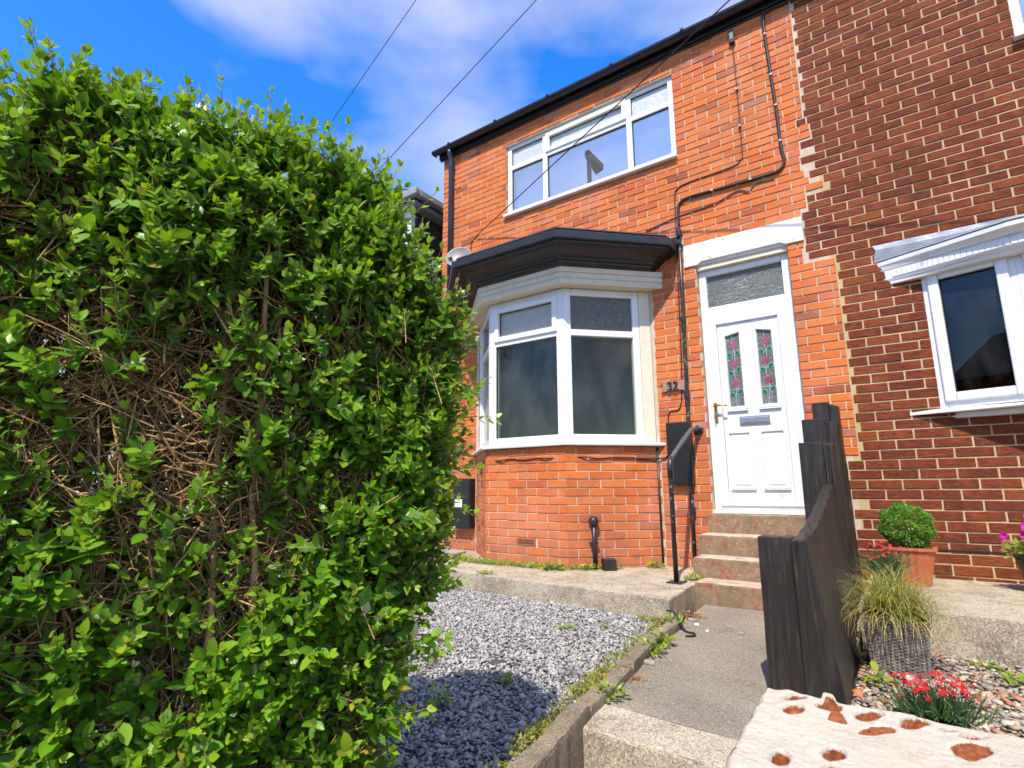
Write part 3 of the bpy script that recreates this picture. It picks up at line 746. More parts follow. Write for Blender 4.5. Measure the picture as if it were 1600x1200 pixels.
# half-round gutter
gut = []
for k in range(9):
    t = math.pi*k/8; gut.append((-0.105+0.052*math.cos(t), EAVES+0.082-0.052*math.sin(t)))
prof = gut+[(y+(0.006 if k > 4 else -0.006 if k < 4 else 0), z+0.006) for k, (y, z) in reversed(list(enumerate(gut)))]
mb = MB(); n_ = len(prof); x0_, x1_ = XL-0.10, -0.10
vs = [(x, y, z) for x in (x0_, x1_) for y, z in prof]
mb.add(vs, [(i, (i+1) % n_, n_+(i+1) % n_, n_+i) for i in range(n_)]+[tuple(range(n_))[::-1], tuple(range(n_, 2*n_))])
mb.box(x0_-0.002, x0_+0.006, -0.157, -0.053, EAVES+0.036, EAVES+0.082)
gutter = mb.build('gutter', 'black_plastic', house)
for xg in (-4.30, -3.505, -2.717, -1.884, -1.089, -0.45):
    m2 = MB(); ring = []
    for k in range(9):
        t = math.pi*k/8; ring.append((-0.105+0.059*math.cos(t), EAVES+0.084-0.059*math.sin(t)))
    inner = [(-0.105+0.053*math.cos(math.pi*k/8), EAVES+0.084-0.053*math.sin(math.pi*k/8)) for k in range(8, -1, -1)]
    pr2 = ring+inner; nn = len(pr2)
    m2.add([(x, y, z) for x in (xg-0.022, xg+0.022) for y, z in pr2], [(i, (i+1) % nn, nn+(i+1) % nn, nn+i) for i in range(nn)]+[tuple(range(nn))[::-1], tuple(range(nn, 2*nn))])
    m2.box(xg-0.014, xg+0.014, -0.170, -0.158, EAVES+0.07, EAVES+0.095)
    m2.build('bracket', 'black_plastic', gutter)
XP = -4.325
dp = MB().tube([(XP, -0.105, EAVES+0.03), (XP, -0.105, EAVES-0.02), (XP, -0.08, EAVES-0.07), (XP, -0.062, EAVES-0.12), (XP, -0.062, 0.05)], 0.034, 14).build('downpipe', 'blue_black_plastic', house, smooth=True)
for zc in (4.9, 3.55, 1.9, 0.8): MB().tube([(XP, -0.062, zc), (XP, -0.062, zc+0.06)], 0.040, 14).build('pipe_collar', 'blue_black_plastic', dp, bevel=0.003)

# generic window in a local frame: u along the face, w depth (negative = towards the viewer), z up
def window(parent, name, xf, u0, u1, z0, z1, mull, trans, panes, fw=0.062, dep=0.07, mat='white_pvc', face=0.0, glass_top='frosted_glass', glass='window_glass', sash=None):
    """mull: u positions of mullions, trans: z of the transom (or None); panes are derived"""
    mb = MB(xf); root = None
    mb.box(u0, u0+fw, face, face+dep, z0, z1); mb.box(u1-fw, u1, face, face+dep, z0, z1)
    mb.box(u0+fw, u1-fw, face+0.001, face+dep-0.001, z0, z0+fw); mb.box(u0+fw, u1-fw, face+0.001, face+dep-0.001, z1-fw, z1)
    for m in mull: mb.box(m-0.032, m+0.032, face+0.002, face+dep-0.002, z0+fw, z1-fw)
    root = mb.build(name, mat, parent, bevel=0.006)
    edges = [u0+fw]+[v for m in mull for v in (m-0.032, m+0.032)]+[u1-fw]
    cols = [(edges[i], edges[i+1]) for i in range(0, len(edges), 2)]
    for ci, (a, b) in enumerate(cols):
        cells = []
        if trans:
            MB(xf).box(a, b, face+0.003, face+dep-0.003, trans-0.03, trans+0.03).build('transom', mat, root, bevel=0.005)
            cells = [(a, b, z0+fw, trans-0.03, glass), (a, b, trans+0.03, z1-fw, glass_top)]
        else: cells = [(a, b, z0+fw, z1-fw, glass)]
        for qi, (ca, cb, cz0, cz1, gm) in enumerate(cells):
            if sash and (ci, qi) in sash:
                w = 0.042; pr = face-0.016; s2 = MB(xf)
                e = 0.012
                s2.box(ca-e, ca+w, pr, face+dep*0.6, cz0-e, cz1+e); s2.box(cb-w, cb+e, pr, face+dep*0.6, cz0-e, cz1+e)
                s2.box(ca+w, cb-w, pr+0.001, face+dep*0.6, cz0-e, cz0+w); s2.box(ca+w, cb-w, pr+0.001, face+dep*0.6, cz1-w, cz1+e)
                s2.build('opening_sash', mat, root, bevel=0.006)
                ca, cb, cz0, cz1 = ca+w, cb-w, cz0+w, cz1-w
            # gasket line and pane
            gk = MB(xf); q = 0.005
            gk.box(ca, ca+q, face+0.018, face+0.03, cz0, cz1); gk.box(cb-q, cb, face+0.018, face+0.03, cz0, cz1)
            gk.box(ca+q, cb-q, face+0.018, face+0.03, cz0, cz0+q); gk.box(ca+q, cb-q, face+0.018, face+0.03, cz1-q, cz1)
            gk.build('gasket', 'cable_black', root)
            MB(xf).box(ca-0.004, cb+0.004, face+0.030, face+0.036, cz0-0.004, cz1+0.004).build('pane', gm, root)
    return root
win = window(house, 'window', I4, WIN[0]+0.004, WIN[1]-0.004, WIN[2]+0.03, WIN[3]-0.002, [-2.885, -1.79], 4.595, None, face=0.035, glass='coated_glass', glass_top='frosted_pale', sash={(1, 1)})
MB().box(WIN[0]-0.01, WIN[1]+0.012, -0.055, 0.034, WIN[2]-0.012, WIN[2]+0.026).build('sill', 'white_pvc', win, bevel=0.006)
MB().box(WIN[0]+0.003, WIN[1]-0.003, 0.002, 0.034, WIN[3]-0.014, WIN[3]+0.0).build('head_strip', 'cream_timber', win)
# pale sheet added behind the upstairs glass to make its panes look milky
MB().box(WIN[0]+0.08, WIN[1]-0.08, 0.130, 0.133, WIN[2]+0.09, WIN[3]-0.07).build('pale_backing', 'interior_light', win)

# bay window frames, sill, fascia and roof
bay = window(house, 'bay_window', face_xf(BFL, BFR)[0], 0.02, 0.918, 1.012, 2.54, [], 2.088, None, fw=0.075, face=0.03, sash={(0, 1)})
Lc = face_xf(BFR, BR)[1]
for nm, a, b, m in (('cant_frame', BFR, BR, []), ('cant_frame', BL, BFL, [])):
    xf, Ln = face_xf(a, b)
    u0, u1 = (0.02, Ln-0.13) if a is BFR else (0.13, Ln-0.02)
    # frames of the side lights hang on the bay window part
    mbf = MB(xf); f_ = 0.03; fw = 0.07; z0, z1, tr = 1.012, 2.54, 2.088
    mbf.box(u0, u0+fw, f_, f_+0.07, z0, z1); mbf.box(u1-fw, u1, f_, f_+0.07, z0, z1)
    mbf.box(u0+fw, u1-fw, f_+.001, f_+0.069, z0, z0+0.075); mbf.box(u0+fw, u1-fw, f_+.001, f_+0.069, z1-fw, z1); mbf.box(u0+fw, u1-fw, f_+0.002, f_+0.068, tr-0.032, tr+0.032)
    mbf.build('side_frame', 'white_pvc', bay, bevel=0.006)
    jb = MB(xf)
    if a is BFR: jb.box(u1+0.001, Ln-0.012, f_-0.008, f_+0.10, z0, z1)
    else: jb.box(0.012, u0-0.001, f_-0.008, f_+0.10, z0, z1)
    jb.build('jamb_board', 'cream_timber' if a is BFR else 'white_pvc', bay, bevel=0.004)
    MB(xf).box(u0+fw-0.004, u1-fw+0.004, f_+0.03, f_+0.036, z0+0.07, tr-0.028).build('pane', 'window_glass', bay)
    MB(xf).box(u0+fw-0.004, u1-fw+0.004, f_+0.03, f_+0.036, tr+0.028, z1-fw+0.004).build('pane', 'obscure_glass', bay)
for c, a_, b_ in ((BFR, BFL, BR), (BFL, BL, BFR)):
    e1 = (a_-c).normalized(); e2 = (b_-c).normalized(); bis = (e1+e2).normalized()
    i1 = bis-e1*bis.dot(e1); i1.normalize(); i2 = bis-e2*bis.dot(e2); i2.normalize()
    MB().prism([tuple(q_) for q_ in (c+e1*0.019+i1*0.030, c+bis*0.0315, c+e2*0.019+i2*0.030, c+e2*0.019+i2*0.095, c+bis*0.105, c+e1*0.019+i1*0.095)], 1.012, 2.54).build('corner_post', 'white_pvc', bay)
def off_path(o):
    """bay outline pushed out by o: functions for wall-right, front-right, front-left, wall-left"""
    k = o*math.tan(math.radians(22.5))
    return [(BR.x+o*1.4142, 0.0), (BFR.x+k, BFR.y-o), (BFL.x-k, BFL.y-o), (BL.x-o*1.4142, 0.0)]
def bay_ring(prof):
    """prof: closed list of (offset, z)"""
    return MB().sweep([(lambda o, i=i: off_path(o)[i]) for i in range(4)], prof)
sl = bay_ring([(-0.12, 0.976), (0.052, 0.976), (0.056, 0.992), (0.050, 1.004), (-0.02, 1.016), (-0.12, 1.016)]).build('sill', 'white_pvc', bay, bevel=0.002)
bay_roof = bay_ring([(-0.10, 2.545), (0.085, 2.545), (0.09, 2.556), (0.09, 2.596), (0.084, 2.600), (0.084, 2.604), (0.094, 2.608), (0.094, 2.655), (0.088, 2.660), (0.102, 2.664), (0.102, 2.712), (-0.10, 2.712)]).build('bay_fascia', 'cream_timber', house)
# black cornice with square return ends
RX = -1.318; LX = BL.x-(RX-BR.x)
def corn_path(o):
    k = o*math.tan(math.radians(22.5)); kr = RX-(0.395-o)*1.0; kl = LX+(0.395-o)*1.0
    yr = -(BR.x+o*1.4142-kr)*-1.0
    yr = kr-(BR.x+o*1.4142); yl = -(kl-(BL.x-o*1.4142))
    return [(kr, 0.0), (kr, min(yr, -0.004)), (BFR.x+k, BFR.y-o), (BFL.x-k, BFL.y-o), (kl, min(yl, -0.004)), (kl, 0.0)]
def corn_ring(prof): return MB().sweep([(lambda o, i=i: corn_path(o)[i]) for i in range(6)], prof)
mould = [(-0.05, 2.714), (0.115, 2.714), (0.135, 2.722), (0.150, 2.738), (0.152, 2.752), (0.185, 2.756), (0.19, 2.772), (0.205, 2.790), (0.235, 2.812), (0.275, 2.828), (0.31, 2.838), (0.318, 2.850), (0.345, 2.856), (0.35, 2.884), (-0.05, 2.884)]
bay_cor = corn_ring(mould).build('bay_cornice', 'black_gloss', house)
corn_ring([(-0.05, 2.886), (0.385, 2.872), (0.395, 2.878), (0.397, 2.942), (0.388, 2.950), (-0.05, 2.985)]).build('roof_edge_trim', 'black_plastic', bay_cor)
P_ = corn_path(0.35)
MB().prism([(P_[0][0], 0.0), P_[1], P_[2], P_[3], P_[4], (P_[5][0], 0.0)][::-1], 2.984, 2.996).build('flat_roof', 'slate', bay_cor)
MB().add([(RX+0.06, -0.02, 2.93), (LX-0.06, -0.02, 2.93), (LX-0.06, -0.012, 3.06), (RX+0.06, -0.012, 3.06), (RX+0.02, -0.14, 2.992), (LX-0.02, -0.14, 2.992)], [(0, 1, 2, 3), (3, 2, 5, 4), (0, 4, 5, 1)]).build('flashing', 'lead_grey', bay_cor)
# cover the head of the bay so the room is closed
Q_ = off_path(0.0); MB().prism([Q_[0], Q_[1], Q_[2], Q_[3]][::-1], 2.715, 2.74).build('bay_ceiling', 'interior_paint', house)
MB().prism([(Q_[0][0]-0.35, 0.0), (Q_[1][0]-0.1, Q_[1][1]+0.23), (Q_[2][0]+0.1, Q_[2][1]+0.23), (Q_[3][0]+0.35, 0.0)][::-1], 0.2, 0.33).build('bay_floor', 'interior_paint', house)

# lintel with stop-chamfered soffit
li = MB(); x0, x1, z0, z1 = LINT
pts = [(x0, z0), (x0+0.12, z0), (x0+0.17, z0+0.028), (x1-0.19, z0+0.028), (x1-0.14, z0+0.002), (x1, z0), (x1, z1), (x0, z1)]
li.prism_xz(pts, -0.022, -0.004)
li.prism_xz([(x0+0.004, z0+0.001), (x0+0.12, z0-0.001), (x0+0.165, z0-0.002), (x1-0.18, z0-0.002), (x1-0.12, z0-0.001), (x1-0.004, z0+0.001), (x1-0.004, z1-0.004), (x0+0.004, z1-0.004)], -0.003, 0.12)
li.add([(x0+0.17, -0.022, z0+0.028), (x1-0.19, -0.022, z0+0.028), (x1-0.18, 0.03, z0-0.0025), (x0+0.165, 0.03, z0-0.0025)], [(0, 1, 2, 3)])
li.build('lintel', 'flaking_white_paint', house, bevel=0.004)

# front door
df = MB(); fy = 0.055
X0, X1, Z0, Z1 = DOOR[0]+0.004, DOOR[1]-0.004, DOOR[2]+0.03, 2.648
df.box(X0, X0+0.068, fy, fy+0.07, Z0, Z1); df.box(X1-0.068, X1, fy, fy+0.07, Z0, Z1)
df.box(X0+0.068, X1-0.068, fy+0.001, fy+0.069, Z1-0.06, Z1); df.box(X0+0.068, X1-0.068, fy+0.001, fy+0.069, 2.185, 2.275); df.box(X0+0.068, X1-0.068, fy+0.001, fy+0.069, Z0, Z0+0.035)
door = df.build('front_door', 'white_pvc', house, bevel=0.007)
MB().box(X0-0.002, X1+0.002, 0.012, fy+0.06, 2.650, 2.699).build('head_board', 'cream_timber', door, bevel=0.004)
MB().box(X0+0.066, X1-0.066, fy+0.03, fy+0.036, 2.27, Z1-0.056).build('fanlight_pane', 'obscure_glass', door)
# sash (door leaf rails)
SX0, SX1, SZ0, SZ1 = X0+0.064, X1-0.064, Z0+0.032, 2.188
IX0, IX1, IZ0, IZ1 = -1.030, -0.500, 0.533, 2.088
ds = MB(); sy = fy-0.016
ds.box(SX0, IX0, sy, sy+0.06, SZ0, SZ1); ds.box(IX1, SX1, sy, sy+0.06, SZ0, SZ1)
ds.box(IX0, IX1, sy+0.001, sy+0.06, SZ0, IZ0); ds.box(IX0, IX1, sy+0.001, sy+0.06, IZ1, SZ1)
ds.build('door_rail', 'white_pvc', door, bevel=0.007)
# infill panel with two shaped lights
GL = [(-0.957, -0.838, 1.305, 1.962, 1.986), (-0.685, -0.567, 1.305, 1.987, 1.960)]
py = sy+0.020
dp_ = MB()
gx = [IX0+0.003, GL[0][0], GL[0][1], GL[1][0], GL[1][1], IX1-0.003]
dp_.box(gx[0], gx[1], py, py+0.03, IZ0+0.003, IZ1-0.003); dp_.box(gx[2], gx[3], py, py+0.03, IZ0+0.003, IZ1-0.003); dp_.box(gx[4], gx[5], py, py+0.03, IZ0+0.003, IZ1-0.003)
for (a, b, zb, za, zc) in GL:
    dp_.box(a, b, py, py+0.03, IZ0+0.003, zb)
    dp_.prism_xz([(a, za), (b, zc), (b, IZ1-0.003), (a, IZ1-0.003)], py, py+0.03)
dp_.build('door_panel', 'white_pvc', door)
def moulded_frame(poly, w, y_out, y_in, name, parent, mat='white_pvc'):
    """raised bevelled picture-frame moulding round poly (x,z), counter-clockwise from bottom left"""
    c = (sum(p[0] for p in poly)/len(poly), sum(p[1] for p in poly)/len(poly)); n = len(poly)
    def outset(d):
        out = []
        for i in range(n):
            p0, p1, p2 = poly[i-1], poly[i], poly[(i+1) % n]
            e1 = Vector((p1[0]-p0[0], p1[1]-p0[1])).normalized(); e2 = Vector((p2[0]-p1[0], p2[1]-p1[1])).normalized()
            n1 = Vector((e1.y, -e1.x)); n2 = Vector((e2.y, -e2.x)); m = (n1+n2); m = m/(1+n1.dot(n2))
            out.append((p1[0]+m.x*d, p1[1]+m.y*d))
        return out
    rings = [(outset(0.0), y_in), (outset(w*0.18), y_out), (outset(w*0.75), y_out), (outset(w), y_in)]
    vs = [(x, y, z) for ring, y in rings for x, z in ring]
    fs = [(r*n+i, r*n+(i+1) % n, (r+1)*n+(i+1) % n, (r+1)*n+i) for r in range(3) for i in range(n)]
    return MB().add(vs, fs).build(name, mat, parent)
for gi, (a, b, zb, za, zc) in enumerate(GL):
    moulded_frame([(a, zb), (b, zb), (b, zc), (a, za)], 0.036, py-0.016, py+0.002, 'glazing_bead', door)
    MB().box(a-0.03, b+0.03, py-0.020, py-0.002, zb-0.046, zb-0.034).build('drip_lip', 'white_pvc', door, bevel=0.003)
    MB().prism_xz([(a-0.002, zb-0.002), (b+0.002, zb-0.002), (b+0.002, zc+0.002), (a-0.002, za+0.002)], py+0.006, py+0.012).build('leaded_pane', 'leaded_glass', door)
    cx = (a+b)/2; yl = py+0.0045
    # lead lines and stems
    ld = MB(); h = 0.0021
    for zz in (1.46, 1.63): ld.box(a, b, yl-0.0015, yl+0.0012, zz-h, zz+h)
    stem = [(cx+0.008*math.sin(zz*22+gi), yl, zz) for zz in np.linspace(zb, min(za, zc), 26)]
    ld.tube(stem, 0.0022, 5)
    stem2 = [(cx+0.010+0.012*math.sin(zz*17+2+gi), yl, zz) for zz in np.linspace(zb, 1.52, 10)]
    ld.tube(stem2, 0.0016, 5)
    ld.build('lead_line', 'lead_came', door)
    for zr, dx in ((1.876, 0.004), (1.702, 0.002), (1.52, 0.006)):
        R_ = 0.034
        # rose: ragged outer petals ring plus inner petals, with lead outline
        ou = MB(); pts = []
        for k in range(14):
            t = 2*math.pi*k/14; rr = R_*(1.0 if k % 2 else 0.86); pts.append((cx+dx+rr*math.cos(t), zr+rr*math.sin(t)))
        ou.prism_xz(pts, yl-0.0006, yl+0.001); ou.build('rose_outline', 'lead_came', door)
        for (r0, r1, a0, k6) in ((0.0195, 0.0320, 0.2, 6), (0.004, 0.0180, 0.7, 4)):
            for k in range(k6):
                t0 = a0+2*math.pi*k/k6; t1 = a0+2*math.pi*(k+0.90)/k6
                pet = [(cx+dx+r*math.cos(t), zr+r*math.sin(t)) for r, t in ((r0, t0), (r1*0.93, t0), (r1, (t0+t1)/2), (r1*0.93, t1), (r0, t1), (r0*0.93, (t0+t1)/2))]
                MB().prism_xz(pet, yl-0.0022, yl-0.0007).build('rose_petal', 'rose_red' if gi else 'rose_pink', door)
    for zl, sgn in ((1.80, 1), (1.785, -1), (1.645, 1), (1.615, -1), (1.44, 1), (1.415, -1)):
        lx = cx+sgn*0.034; ln = []
        for k in range(10):
            t = 2*math.pi*k/10; u = 0.028*math.cos(t); w_ = 0.017*math.sin(t)*(1 if math.cos(t) < 0.6 else 0.7)
            an = math.radians(50)*sgn if sgn > 0 else math.radians(130)
            ln.append((lx+u*math.cos(an)-w_*math.sin(an), zl+u*math.sin(an)+w_*math.cos(an)))
        c_ = (lx, zl)
        MB().prism_xz([(c_[0]+(p[0]-c_[0])*1.17, c_[1]+(p[1]-c_[1])*1.17) for p in ln], yl-0.0006, yl+0.001).build('leaf_outline', 'lead_came', door)
        MB().prism_xz(ln, yl-0.0022, yl-0.0007).build('glass_leaf', 'glass_green', door)
for (a, b, zb, zt) in ((-0.985, -0.820, 0.590, 1.058), (-0.712, -0.545, 0.590, 1.058)):
    moulded_frame([(a, zb), (b, zb), (b, zt), (a, zt)], 0.024, py-0.013, py+0.001, 'panel_moulding', door)
    MB().box(a+0.014, b-0.014, py-0.006, py+0.001, zb+0.014, zt-0.014).build('raised_field', 'white_pvc', door, bevel=0.005)
    MB().box(a-0.022, b+0.022, py-0.016, py-0.001, zb-0.030, zb-0.022).build('drip_lip', 'white_pvc', door, bevel=0.002)
lb = MB().box(-0.890, -0.638, py-0.012, py-0.001, 1.130, 1.213).build('letter_box', 'aluminium', door, bevel=0.006)
MB().box(-0.876, -0.652, py-0.018, py-0.0125, 1.146, 1.196).build('flap', 'aluminium', lb, bevel=0.003)
hb = MB().box(-1.100, -1.070, sy-0.010, sy-0.001, 1.165, 1.352).build('handle_plate', 'brass', door, bevel=0.004)
MB().tube([(-1.085, sy-0.008, 1.318), (-1.085, sy-0.050, 1.318), (-1.075, sy-0.055, 1.319), (-1.02, sy-0.056, 1.318), (-0.972, sy-0.052, 1.312)], [0.010, 0.010, 0.0095, 0.008, 0.006], 10).build('lever_handle', 'brass', door, smooth=True)
MB().lathe((-1.085, sy-0.010, 1.245), [(0.011, 0.0), (0.011, 0.006), (0.006, 0.008)], 12, 'y').build('lock_barrel', 'aluminium', door)
MB().box(X0-0.003, X1+0.003, 0.0, fy+0.06, 0.356, Z0-0.002).build('threshold', 'white_pvc', door, bevel=0.005)
ab = MB(face_xf(BFL, BFR)[0])
ab.box(0.386, 0.594, -0.012, 0.05, 0.053, 0.119)
airb = ab.build('air_brick', 'terracotta_airbrick', bay_wall, bevel=0.003)
hm = MB(face_xf(BFL, BFR)[0])
for i in range(9):
    for j in range(2): hm.box(0.402+i*0.0205, 0.415+i*0.0205, -0.0135, -0.006, 0.066+j*0.022, 0.081+j*0.022)
hm.build('air_hole', 'cable_black', bay_wall)

# doorsteps
steps = empty('doorsteps', (-0.75, -0.4, -0.268), 'flight of four worn concrete doorsteps with flaking red paint', 'steps')
for (za, zb, y0, y1, xa, xb) in ((-0.4, 0.352, -0.035, 0.10, -1.205, -0.30), (-0.4, 0.192, -0.31, -0.036, -1.225, -0.30), (-0.4, 0.035, -0.56, -0.311, -1.195, -0.30), (-0.4, -0.113, -0.81, -0.561, -1.113, -0.30)):
    rough_slab('step', [(xa, y0), (xb, y0), (xb, y1), (xa, y1)], za, zb, 'red_worn_step', amp=0.004, edge=0.014, parent=steps)

# ------------------------------------------------------------------ rustic brick house to the right
nb_house = empty('neighbour_house', (2.5, 0, -0.06), 'dark rustic brick house with white bow window and cornice canopy', 'house')
NW = (0.54, 3.6, 1.13, 2.30); NU = (1.318, 2.9, 3.90, 5.05)
mb = MB(); panel_with_openings(mb, XJ+0.0, 4.6, -0.3, EAVES+0.05, [NW, NU], 0.0, 0.25)
nwall = mb.build('wall', 'buff_mortar', nb_house)
DB = Bricks('rustic_brick', (0.2135, 0.0655))
def dk(z): return bound(z)
DB.wall(lay(dk, lambda z: 1.9, -0.1125, EAVES, 0.075, 0.225, [NW, NU, (0.755, 0.985, 0.150, 0.226)], phase=0.13, jh=0.0095, jv=0.0115, shift=0.004), I4, nwall, proud=0.006)
# odd orange bricks left in the dark toothing
DB.build(300, lambda u, v: False)
mb = MB(); mb.box(4.4, 4.6, 0.252, 7, -0.3, EAVES); mb.box(XJ+0.002, XJ+0.2, 0.252, 7, -0.3, EAVES); mb.box(XJ, 4.6, 7.0, 7.2, -0.3, EAVES); mb.build('side_walls', 'buff_mortar', nb_house)
mb = MB(); mb.box(XJ+0.204, 4.396, 0.256, 6.996, 0.1, 0.2); mb.box(XJ+0.204, 4.396, 0.256, 6.996, 2.6, 2.75); mb.box(XJ+0.204, 4.396, 0.256, 6.996, 5.05, 5.1); mb.box(XJ+0.204, 4.396, 3.5, 3.6, 0.202, 2.598); mb.box(XJ+0.204, 4.396, 3.5, 3.6, 2.752, 5.048); mb.build('room_partitions', 'interior_paint', nb_house)
mb = MB(); mb.add([(XJ+0.004, -0.10, 5.235), (4.7, -0.10, 5.235), (4.7, 3.6, 7.7), (XJ+0.004, 3.6, 7.7), (XJ+0.004, 7.4, 5.2), (4.7, 7.4, 5.2),
                   (XJ+0.004, -0.08, 5.215), (4.7, -0.08, 5.215), (4.7, 3.6, 7.6), (XJ+0.004, 3.6, 7.6), (XJ+0.004, 7.3, 5.16), (4.7, 7.3, 5.16)],
                  [(0, 1, 2, 3), (3, 2, 5, 4), (6, 9, 8, 7), (9, 10, 11, 8), (0, 6, 7, 1), (4, 5, 11, 10), (0, 3, 9, 6), (3, 4, 10, 9), (1, 7, 8, 2), (2, 8, 11, 5)])
mb.build('roof', 'slate', nb_house)
MB().box(-0.11, 4.65, -0.09, -0.004, EAVES-0.03, EAVES+0.10).build('fascia_board', 'dark_cladding', nb_house, bevel=0.004)
# bow window: polyline in plan
BOW = [Vector((0.535, 0.0)), Vector((1.062, -0.150)), Vector((1.72, -0.235)), Vector((2.38, -0.235)), Vector((3.04, -0.150)), Vector((3.60, 0.0))]
bow = empty('bow_window', (1.8, 0, 1.13)); par(bow, nb_house)
for i in range(len(BOW)-1):
    a, b = BOW[i], BOW[i+1]; xf, Ln = face_xf(a, b); m = MB(xf); z0, z1 = 1.150, 2.34; w = 0.055
    m.box(0.0, w, 0.0, 0.08, z0, z1); m.box(Ln-w, Ln, 0.0, 0.08, z0, z1); m.box(w, Ln-w, 0.001, 0.079, z0, z0+w); m.box(w, Ln-w, 0.001, 0.079, z1-w, z1)
    m.build('frame', 'white_pvc', bow, bevel=0.006)
    s = MB(xf); q = 0.068; e = w-0.014
    a0, a1, c0, c1 = e, Ln-e, z0+e, 2.195
    s.box(a0, a0+q, -0.022, 0.05, c0, c1); s.box(a1-q, a1, -0.022, 0.05, c0, c1); s.box(a0+q, a1-q, -0.021, 0.05, c0, c0+q); s.box(a0+q, a1-q, -0.021, 0.05, c1-q, c1)
    s.build('opening_sash', 'white_pvc', bow, bevel=0.010)
    MB(xf).box(a0+q-0.004, a1-q+0.004, 0.02, 0.026, c0+q-0.004, c1-q+0.004).build('pane', 'dark_glass', bow)
    gk = MB(xf); gq = 0.006; A0, A1, C0_, C1_ = a0+q, a1-q, c0+q, c1-q
    gk.box(A0, A0+gq, 0.004, 0.018, C0_, C1_); gk.box(A1-gq, A1, 0.004, 0.018, C0_, C1_); gk.box(A0+gq, A1-gq, 0.004, 0.018, C0_, C0_+gq); gk.box(A0+gq, A1-gq, 0.004, 0.018, C1_-gq, C1_)
    gk.build('gasket', 'cable_black', bow)
    # rolled blind behind the top of the glass
    MB(xf).box(a0+q, a1-q, 0.09, 0.095, c1-q-0.075, c1-q+0.02).build('roller_blind', 'interior_light', bow)
def bow_path(o, ext=0.0):
    P = [BOW[0]+Vector((-0.21-ext-o*0.55, 0.0))]
    for i in range(1, 5):
        d1 = (BOW[i]-BOW[i-1]).normalized(); d2 = (BOW[i+1]-BOW[i]).normalized(); n = (Vector((d1.y, -d1.x))+Vector((d2.y, -d2.x))); n = n/n.length/((1+d1.dot(d2))/2)**0.5
        P.append(BOW[i]+n*(o+0.062))
    P.append(BOW[5]+Vector((0.21+ext+o*0.55, 0.0)))
    return [tuple(p) for p in P]
def bow_ring(prof, ext=0.0): return MB().sweep([(lambda o, i=i: bow_path(o, ext)[i]) for i in range(6)], prof)
bow_ring([(-0.30, 1.112), (0.0, 1.112), (0.004, 1.12), (0.0, 1.134), (-0.30, 1.149)][::1], -0.015).build('sill', 'white_pvc', bow)
MB().prism([tuple(BOW[0]+Vector((0.02, 0.01))), *[tuple(p+Vector((0, 0.02))) for p in BOW[1:5]], tuple(BOW[5]+Vector((-0.02, 0.01)))][::-1], 1.072, 1.110).build('sill_underboard', 'white_pvc', bow)
canopy = bow_ring([(-0.25, 2.165), (0.0, 2.165), (0.012, 2.172), (0.014, 2.190), (0.045, 2.205), (0.050, 2.212), (0.050, 2.276), (0.056, 2.284), (0.072, 2.290), (0.074, 2.300), (0.092, 2.318), (0.116, 2.330), (0.118, 2.362), (-0.25, 2.362)]).build('canopy', 'white_pvc', bow)
# dentils
for i in range(5):
    pass
bp = [Vector(p) for p in bow_path(0.052)]
for i in range(0, 2):
    a, b = bp[i], bp[i+1]; xf, Ln = face_xf(a, b); nD = int(Ln/0.034)
    for k in range(nD):
        u = (k+0.15)*0.034
        if i == 0 and u < 0.05: continue
        MB(xf).box(u, u+0.0305, -0.0045, 0.002, 2.218, 2.272).build('dentil', 'white_pvc', bow)
lead = MB(); A = bow_path(0.124); n6 = 6
vs = [(x, min(y, -0.004), 2.368) for x, y in A]+[(x, min(y*0.9, -0.004), 2.392) for x, y in A]+[(x+(0.02 if i == 0 else 0), -0.014, 2.470) for i, (x, y) in enumerate(A)]+[(x+(0.0 if i == 0 else 0), -0.010, 2.512) for i, (x, y) in enumerate(A)]
lead.add(vs, [(r*n6+i, r*n6+i+1, (r+1)*n6+i+1, (r+1)*n6+i) for r in range(3) for i in range(5)])
lead.build('lead_roof', 'lead_grey', bow)
Wn = window(nb_house, 'upper_window', I4, NU[0]+0.004, NU[1]-0.004, NU[2]+0.02, NU[3], [2.1], None, None, face=0.02, glass='coated_glass')
MB().box(NU[0]-0.012, NU[1]+0.01, -0.06, 0.02, NU[2]-0.02, NU[2]+0.018).build('sill', 'white_pvc', Wn, bevel=0.005)
ab = MB().box(0.760, 0.980, -0.010, 0.04, 0.155, 0.221).build('air_brick', 'terracotta_airbrick', nwall, bevel=0.003)
hm = MB()
for i in range(8):
    for j in range(2): hm.box(0.776+i*0.0245, 0.793+i*0.0245, -0.0118, -0.004, 0.166+j*0.024, 0.184+j*0.024)
hm.build('air_hole', 'cable_black', nwall)
MB().box(-0.02, 2.6, -0.0085, 0.004, 0.129, 0.1405).build('damp_course', 'cable_black', nwall)

# ------------------------------------------------------------------ clad house seen past the left corner
clad = empty('clad_house', (-6.5, 3, -0.3), 'dark clad upper storey of a house behind the hedge with pale gutter', 'house')
cw = MB().box(-9.0, -5.22, 0.15, 6.0, -0.3, 4.62).build('wall', 'dark_cladding', clad)
for r in range(10):
    z = 2.3+r*0.235
    for c in range(5):
        y0 = 0.17+c*1.15+(0.55 if r % 2 else 0)
        MB().add([(-5.216, y0, z), (-5.216, y0+1.14, z), (-5.19, y0+1.14, z), (-5.19, y0, z), (-5.216, y0, z+0.23), (-5.216, y0+1.14, z+0.23), (-5.208, y0+1.14, z+0.23), (-5.208, y0, z+0.23)],
                 [(0, 3, 2, 1), (4, 5, 6, 7), (3, 7, 6, 2), (0, 4, 7, 3), (1, 2, 6, 5), (0, 1, 5, 4)]).build('cladding_board', 'dark_cladding', cw)
